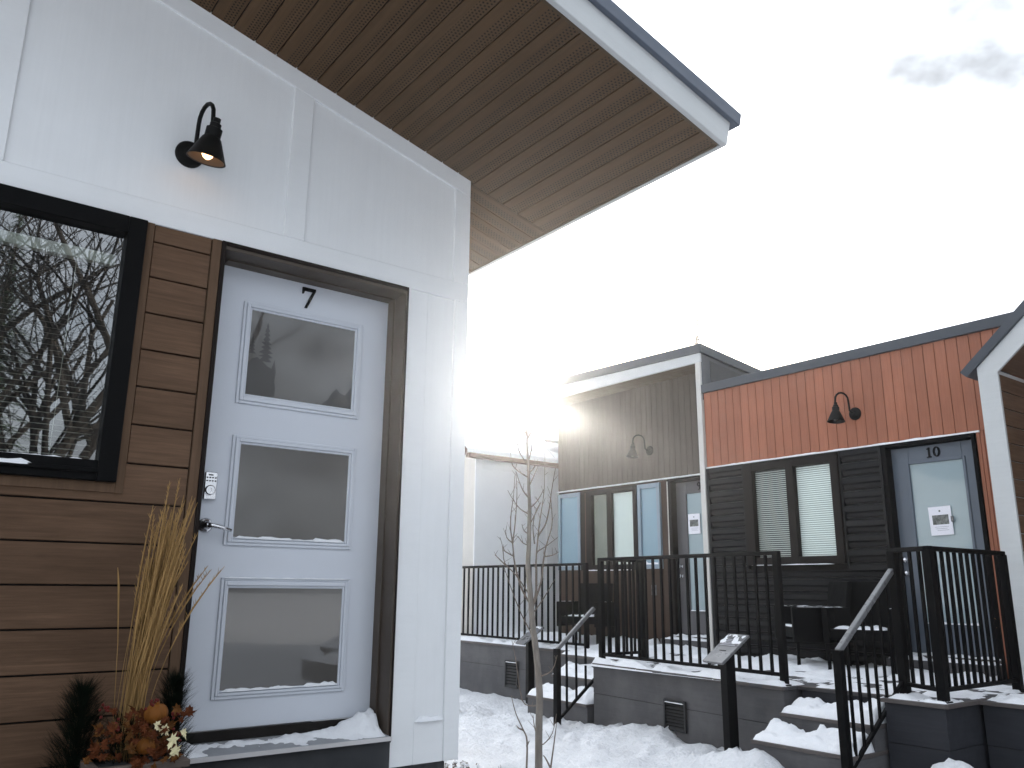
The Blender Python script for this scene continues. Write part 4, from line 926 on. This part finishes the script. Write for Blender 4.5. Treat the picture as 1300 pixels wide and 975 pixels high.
cedar(pu + .150, py_ + .10, -.68, .070, .34, 3, 1100).build('cedar_sprig', M['cedar'], pl)
cedar(pu + .0, py_ + .05, -.66, .15, .20, 6, 900).build('cedar_sprig', M['cedar'], pl)
def gourd(c, rr, seed):
    mb = MB(); k = 32; m = 12; vs = []
    for i in range(m + 1):
        th = PI * i / m
        for j in range(k):
            ph = 2 * PI * j / k; w_ = 1 + .07 * math.cos(ph * 8); vs.append((c[0] + rr * math.sin(th) * math.cos(ph) * w_, c[1] + rr * math.sin(th) * math.sin(ph) * w_, c[2] + rr * .95 * math.cos(th) * (1 - .25 * math.exp(-(math.sin(th) / .25) ** 2))))
    mb.add(vs, [(i * k + j, (i + 1) * k + j, (i + 1) * k + (j + 1) % k, i * k + (j + 1) % k) for i in range(m) for j in range(k)])
    mb.tube([(c[0], c[1], c[2] + rr * .6), (c[0] + .004, c[1], c[2] + rr * 1.1)], [.008, .005], 6)
    o = mb.build('gourd', M['pumpkin'], pl, smooth=True)
gourd((pu + .045, py_ - .08, -.43), .038, 1); gourd((pu + .015, py_ - .115, -.525), .030, 2)
def leaf(mb, c, s, n_, up, lob=5):
    n_ = Vector(n_).normalized(); u_ = (Vector(up) - n_ * Vector(up).dot(n_)).normalized(); v_ = n_.cross(u_); c = Vector(c)
    prof = [(0, -.6), (.14, -.3), (.5, -.35), (.34, -.05), (.62, .22), (.30, .22), (.30, .55), (.12, .5), (0, .95), (-.12, .5), (-.30, .55), (-.30, .22), (-.62, .22), (-.34, -.05), (-.5, -.35), (-.14, -.3)]
    rj = random.Random(int(c.x * 9999 + c.z * 7777)); cu = rj.uniform(-.9, .9); as_ = rj.uniform(.55, 1.05)
    vs = [c + v_ * x * s * as_ * rj.uniform(.75, 1.2) + u_ * y * s * rj.uniform(.8, 1.15) + n_ * (s * (cu * x * x + rj.uniform(-.12, .12) + .5 * cu * y * abs(y))) for x, y in prof]; m = len(vs)
    mb.add(vs + [c], [(i, (i + 1) % m, m) for i in range(m)])
lr, lg, lc = MB(), MB(), MB(); r = random.Random(8)
for i in range(70):
    a = (pu + r.uniform(-.15, .13), py_ - .09 + r.uniform(-.05, .05), -.56 + r.uniform(-.02, .13))
    leaf(lr if i % 3 else lg, a, r.uniform(.022, .04), (r.uniform(-.7, .7), -1, r.uniform(-.2, .8)), (r.uniform(-1, 1), 0, r.uniform(-.5, 1)))
for i in range(34):
    a = (pu + r.uniform(-.15, .14), py_ - .155 + r.uniform(-.02, .01), -.57 + r.uniform(-.02, .17) * (1 - .0))
    leaf(lr if i % 4 else lg, a, r.uniform(.020, .036), (r.uniform(-.6, .6), -1, r.uniform(-.2, .8)), (r.uniform(-1, 1), 0, r.uniform(-.5, 1)))
for dx, dz, s, ru in ((.085, -.505, .045, -.6), (.055, -.47, .034, .8), (.10, -.54, .038, -1), (.03, -.455, .03, .4), (.118, -.485, .028, .3)): leaf(lc, (pu + dx, py_ - .165, dz), s, (.15, -1, .2), (ru, 0, -1))
lr.build('rust_leaves', M['rust'], pl); lg.build('golden_leaves', M['gold'], pl); lc.build('cream_leaves', M['cream'], pl)
for cx, cz, n in ((-.135, -.40, 7), (-.095, -.455, 9), (.10, -.425, 8), (.02, -.385, 8), (.115, -.50, 7), (.0, -.46, 6)):
    bb = MB()
    for i in range(n): bb.blob((pu + cx + r.gauss(0, .012), py_ - .13 + r.gauss(0, .008), cz + r.gauss(0, .011)), .0055, 8)
    bb.build('berry_cluster', M['berry'], pl, smooth=True)
rk = MB().blob((pu + .062, py_ - .30, -.705), (.066, .055, .11), 20, 5, .35)
rk_t = thing('stone', 'brown pointed stone in front of the planter', 'stone', 'A', (pu + .062, py_ - .30, -.81));
rk.build('boulder', M['stone'], rk_t, smooth=True)
snow_ridge((pu - .13, py_ - .148, -.70), (pu + .02, py_ - .148, -.70), .02, .03, 2, freq=5).build('snow_ledge', M['snow'], pl, smooth=True)
# small autumn pot by the gabled house
sp_ = thing('planter', 'small autumn pot with straw and red leaves behind the corner railing', 'planter', 'C', (.74, -.36, DKZ))
MB().lathe([(0, 0), (.085, 0), (.11, .2), (.115, .22), (.10, .22), (0, .2)], (.74, -.36, DKZ), (0, 0, 1), 20).build('pot', M['greywood'], sp_)
a1, a2, a3 = MB(), MB(), MB(); r = random.Random(3)
for i in range(26): leaf(a1 if i % 2 else a2, (.74 + r.gauss(0, .07), -.36 + r.gauss(0, .06), DKZ + .26 + r.uniform(0, .18)), r.uniform(.03, .05), (r.uniform(-1, 1), -1, r.uniform(0, 1)), (r.uniform(-1, 1), 0, 1))
for i in range(40): b0 = Vector((.74 + r.gauss(0, .03), -.36 + r.gauss(0, .03), DKZ + .2)); a3.tube([b0, b0 + Vector((r.gauss(0, .05), r.gauss(0, .05), .2)), b0 + Vector((r.gauss(0, .1), r.gauss(0, .1), r.uniform(.2, .36)))], [.002, .003, .001], 4)
a1.build('red_leaves', M['rust'], sp_); a2.build('golden_leaves', M['gold'], sp_); a3.build('dry_grass', M['straw'], sp_)

# ------------------------------------------------------------------ trees across the yard (they show in the window) and a bare top behind house 9
def bare_tree(x, y, h, seed, label, depth=4, grp='bare trees across the yard'):
    t = thing('bare_tree', label, 'tree', 'W', (x, y, -H), grp); r = random.Random(seed); tk = MB(); cr = MB()
    def grow(p, d, L_, rd, lev):
        pts = [p]; n = 4
        for i in range(n):
            d = (d + Vector((r.gauss(0, .13), r.gauss(0, .13), r.gauss(.03, .08)))).normalized(); pts.append(pts[-1] + d * L_ / n)
        (tk if lev == 0 else cr).tube(pts, [rd * (1 - .45 * i / n) for i in range(n + 1)], 6 if lev < 2 else 3, cap=False)
        if lev >= depth: return
        for k in range(r.choice((3, 4)) if lev else 6):
            i = r.randint(1 if lev else 2, n); a = r.uniform(0, 2 * PI); e = Vector((math.cos(a), math.sin(a), r.uniform(.1, .9))).normalized()
            grow(pts[i], (d * .55 + e * .8).normalized(), L_ * r.uniform(.5, .75), rd * .5, lev + 1)
    grow(Vector((x, y, -H - .1)), Vector((0, 0, 1)), h * .5, h * .0125, 0)
    tk.build('trunk', M['darkbark'], t); cr.build('crown', M['darkbark'], t)
def conifer(x, y, h, seed, label):
    t = thing('conifer_tree', label, 'tree', 'W', (x, y, -H), 'conifers across the yard'); r = random.Random(seed); c = MB()
    MB().tube([(x, y, -H), (x, y, h - H)], [h * .02, .01], 8).build('trunk', M['darkbark'], t)
    n = int(h * 42)
    for i in range(n):
        z = r.uniform(.06, 1.) ** .85; a = r.uniform(0, 2 * PI); L_ = h * .24 * (1.03 - z) * r.uniform(.7, 1.1) + .05; p = Vector((x, y, z * h - H)); d = Vector((math.cos(a), math.sin(a), -.28)); s_ = Vector((-d.y, d.x, 0))
        for k in range(7):
            q = p + d * L_ * (k / 7 + .05); w_ = L_ * .22 * (1 - k / 8)
            for sg in (-1, 1): c.add([q, q + d * L_ * .16 + s_ * sg * w_ + Vector((0, 0, -.06)), q + d * L_ * .05 + s_ * sg * w_ * .5], [(0, 1, 2)])
    c.build('crown', M['needle'], t)
bare_tree(5.6, -5.2, 8, 43, 'slim bare tree closest to the white house in the window reflection', 4)
bare_tree(6.0, -6.9, 9, 51, 'bushy bare tree right of the closest one in the window reflection', 4)
bare_tree(6.6, -6.2, 11, 3, 'bare dark tree across the yard, nearest of those reflected in the wide window')
bare_tree(8.6, -8.4, 12, 8, 'tall bare tree beyond the nearest one reflected in the wide window')
bare_tree(8.8, -9.5, 12, 15, 'bare many branched tree behind the conifer reflected in the wide window')
conifer(4.6, -6.4, 8.5, 4, 'dark conifer at the left of the reflection in the wide window')
conifer(13., -14., 12, 9, 'tall dark conifer far behind the bare trees of the window reflection')
tp = thing('bare_tree', 'thin bare treetop showing above the roof of the taupe house', 'tree', 'W', (5.72, 25, -H))
MB().tube([(5.70, 25, -H - .1), (5.74, 25, 4), (5.80, 25, 7.5), (5.83, 25, 7.9), (5.88, 25, 8.5)], [.12, .07, .036, .028, .012], 6).build('trunk', M['twig'], tp)
q = MB(); r = random.Random(2)
for k in range(46):
    z = r.uniform(5.5, 8.4); a = r.uniform(0, 2 * PI); x = 5.72 + (z - 4) * .035; L_ = .05 + .05 * (8.5 - z); q.tube([(x, 25, z), (x + math.cos(a) * L_, 25 + math.sin(a) * L_, z + L_ * 1.2), (x + math.cos(a) * L_ * 1.3, 25 + math.sin(a) * L_ * 1.3, z + L_ * 2.4)], [.014, .011, .006], 4)
q.build('crown', M['twig'], tp)

# the next house of the row: it shows mirrored in the panes of door 7
h12 = thing('house', 'taupe house farther along the row, mirrored in the panes of door 7', 'house', 'C', (8, .3, -H))
tb = MB(); u = 5.0
while u < 12.5: tb.box(u + .0025, u + .1525, .3, .32, -H, 2.3); u += .155
tb.build('board_siding', M['taupe'], h12); B(5, 12.5, .33, 4, -H, 2.28).build('body', M['gap'], h12); B(4.8, 12.7, -.3, 4.2, 2.3, 2.46).build('roof', M['cap'], h12)
deck('grey deck of the farther house, mirrored in the lowest pane of door 7', [(5.2, -2.2), (8.4, -2.2), (8.4, .28), (5.2, .28)], DKZ, 0, 6, [SN(5.25, 8.35, -2.18, .2, DKZ, .03, .06, 22, .06, 3., .05, .1)], front=(((5.2, -2.2), (8.4, -2.2)),))
stair('snowy steps of the farther house, mirrored in the lowest pane of door 7', 8.45, 9.6, [(-2.40, DKZ - .18), (-2.70, DKZ - .36)], 61, .2)
info_stand(7.4, -2.9, -.42, -H - .05, .30, 'black post with an information plate, mirrored in the lowest pane of door 7', -.25)
# ------------------------------------------------------------------ camera, sky, sun
hz = MB().box(-156, 156, -156, 165, -H - 2.2, 15.5).build('glare_volume', bpy.data.materials.new('glare_volume'), None, 'W'); tag(hz, 'thin scattering volume added for the glare around the low sun', kind='stuff')  # scattering volume added to imitate lens glare around the sun
hm = hz.data.materials[0]; hm.use_nodes = True; hn = hm.node_tree; hn.nodes.clear(); ho = nd(hn, 'ShaderNodeOutputMaterial'); pv = nd(hn, 'ShaderNodeVolumePrincipled')
pv.inputs['Color'].default_value = (.97, .98, 1, 1); pv.inputs['Density'].default_value = .0022; pv.inputs['Anisotropy'].default_value = .90; hn.links.new(pv.outputs[0], ho.inputs['Volume'])
cam = bpy.data.cameras.new('camera'); co = bpy.data.objects.new('camera', cam); COL.objects.link(co); sc.camera = co
cam.sensor_width = 36; cam.lens = 36 * 1050 / 1300; cam.clip_start = .05; cam.clip_end = 2000
p, rl = R(13.86), R(.5)
rt0 = Vector((1, 0, 0)); up0 = Vector((0, -math.sin(p), math.cos(p))); fw = Vector((0, math.cos(p), math.sin(p)))
rt = rt0 * math.cos(rl) + up0 * math.sin(rl); up = -rt0 * math.sin(rl) + up0 * math.cos(rl)
co.matrix_world = Matrix(((rt.x, up.x, -fw.x, 0), (rt.y, up.y, -fw.y, 0), (rt.z, up.z, -fw.z, H), (0, 0, 0, 1)))

CLOUD = (0, 0, 0)
SUN_EL, SUN_AZ = 12.9, 0.4
wd = bpy.data.worlds.new('World'); sc.world = wd; wd.use_nodes = True; nt = wd.node_tree; L = nt.links.new
bg = nt.nodes['Background']; sky = nd(nt, 'ShaderNodeTexSky', sky_type='NISHITA')
sky.sun_disc = False; sky.sun_elevation = R(SUN_EL); sky.sun_rotation = R(SUN_AZ); sky.air_density = 1.0; sky.dust_density = 3.0; sky.ozone_density = 1.0
tc = nd(nt, 'ShaderNodeTexCoord'); mp = nd(nt, 'ShaderNodeMapping'); mp.inputs['Scale'].default_value = (2.2, 2.2, 3.6); L(tc.outputs['Generated'], mp.inputs['Vector'])
no = nd(nt, 'ShaderNodeTexNoise'); no.inputs['Scale'].default_value = 1.6; no.inputs['Detail'].default_value = 7; no.inputs['Roughness'].default_value = .55; L(mp.outputs[0], no.inputs['Vector'])
cr = nd(nt, 'ShaderNodeValToRGB'); cr.color_ramp.elements[0].position = .36; cr.color_ramp.elements[0].color = (.55, .55, .55, 1); cr.color_ramp.elements[1].position = .60; cr.color_ramp.elements[1].color = (.95, .95, .95, 1)
L(no.outputs['Fac'], cr.inputs[0])
mx = nd(nt, 'ShaderNodeMix', data_type='RGBA'); L(cr.outputs[0], mx.inputs[0]); L(sky.outputs[0], mx.inputs[6]); mx.inputs[7].default_value = (5.2, 5.6, 6.1, 1)
sv_ = Vector((math.sin(R(SUN_AZ)) * math.cos(R(SUN_EL)), math.cos(R(SUN_AZ)) * math.cos(R(SUN_EL)), math.sin(R(SUN_EL))))
dt = nd(nt, 'ShaderNodeVectorMath', operation='DOT_PRODUCT'); L(tc.outputs['Generated'], dt.inputs[0]); dt.inputs[1].default_value = sv_
m1 = nd(nt, 'ShaderNodeMath', operation='MAXIMUM'); L(dt.outputs['Value'], m1.inputs[0]); m1.inputs[1].default_value = 0
m2 = nd(nt, 'ShaderNodeMath', operation='POWER'); L(m1.outputs[0], m2.inputs[0]); m2.inputs[1].default_value = 5.
m3 = nd(nt, 'ShaderNodeMath', operation='MULTIPLY_ADD'); L(m2.outputs[0], m3.inputs[0]); m3.inputs[1].default_value = 2.4; m3.inputs[2].default_value = .9
vm = nd(nt, 'ShaderNodeVectorMath', operation='SCALE'); L(mx.outputs[2], vm.inputs[0]); L(m3.outputs[0], vm.inputs[3])
mp2 = nd(nt, 'ShaderNodeMapping'); mp2.inputs['Scale'].default_value = (2.6, 2.6, 4.2); mp2.inputs['Location'].default_value = CLOUD; L(tc.outputs['Generated'], mp2.inputs['Vector'])
n2 = nd(nt, 'ShaderNodeTexNoise'); n2.inputs['Scale'].default_value = 1.3; n2.inputs['Detail'].default_value = 6; n2.inputs['Roughness'].default_value = .5; L(mp2.outputs[0], n2.inputs['Vector'])
r2 = nd(nt, 'ShaderNodeMapRange'); r2.interpolation_type = 'SMOOTHSTEP'; L(n2.outputs['Fac'], r2.inputs[0])
for i_, v_ in ((1, .42), (2, .74), (3, 1.), (4, .09)): r2.inputs[i_].default_value = v_
v2 = nd(nt, 'ShaderNodeVectorMath', operation='SCALE'); L(vm.outputs[0], v2.inputs[0]); L(r2.outputs[0], v2.inputs[3])
L(v2.outputs[0], bg.inputs[0]); bg.inputs[1].default_value = .13
sl = bpy.data.lights.new('sun', 'SUN'); sl.energy = 3.2; sl.angle = R(.5); sl.color = (1, .93, .82); so_ = bpy.data.objects.new('sun', sl); COL.objects.link(so_)
so_.rotation_euler = (R(-(90 - SUN_EL)), 0, R(-SUN_AZ)); so_.location = (0, 40, 20)
vs_ = sc.view_settings; vs_.view_transform = 'Standard'; vs_.look = 'None'; vs_.gamma = 1; vs_.use_curve_mapping = False; vs_.exposure = 1.45
sc.render.engine = 'CYCLES'; cy = sc.cycles; cy.use_denoising = True; cy.max_bounces = 8; cy.diffuse_bounces = 4; cy.glossy_bounces = 4; cy.transparent_max_bounces = 12; cy.sample_clamp_indirect = 6
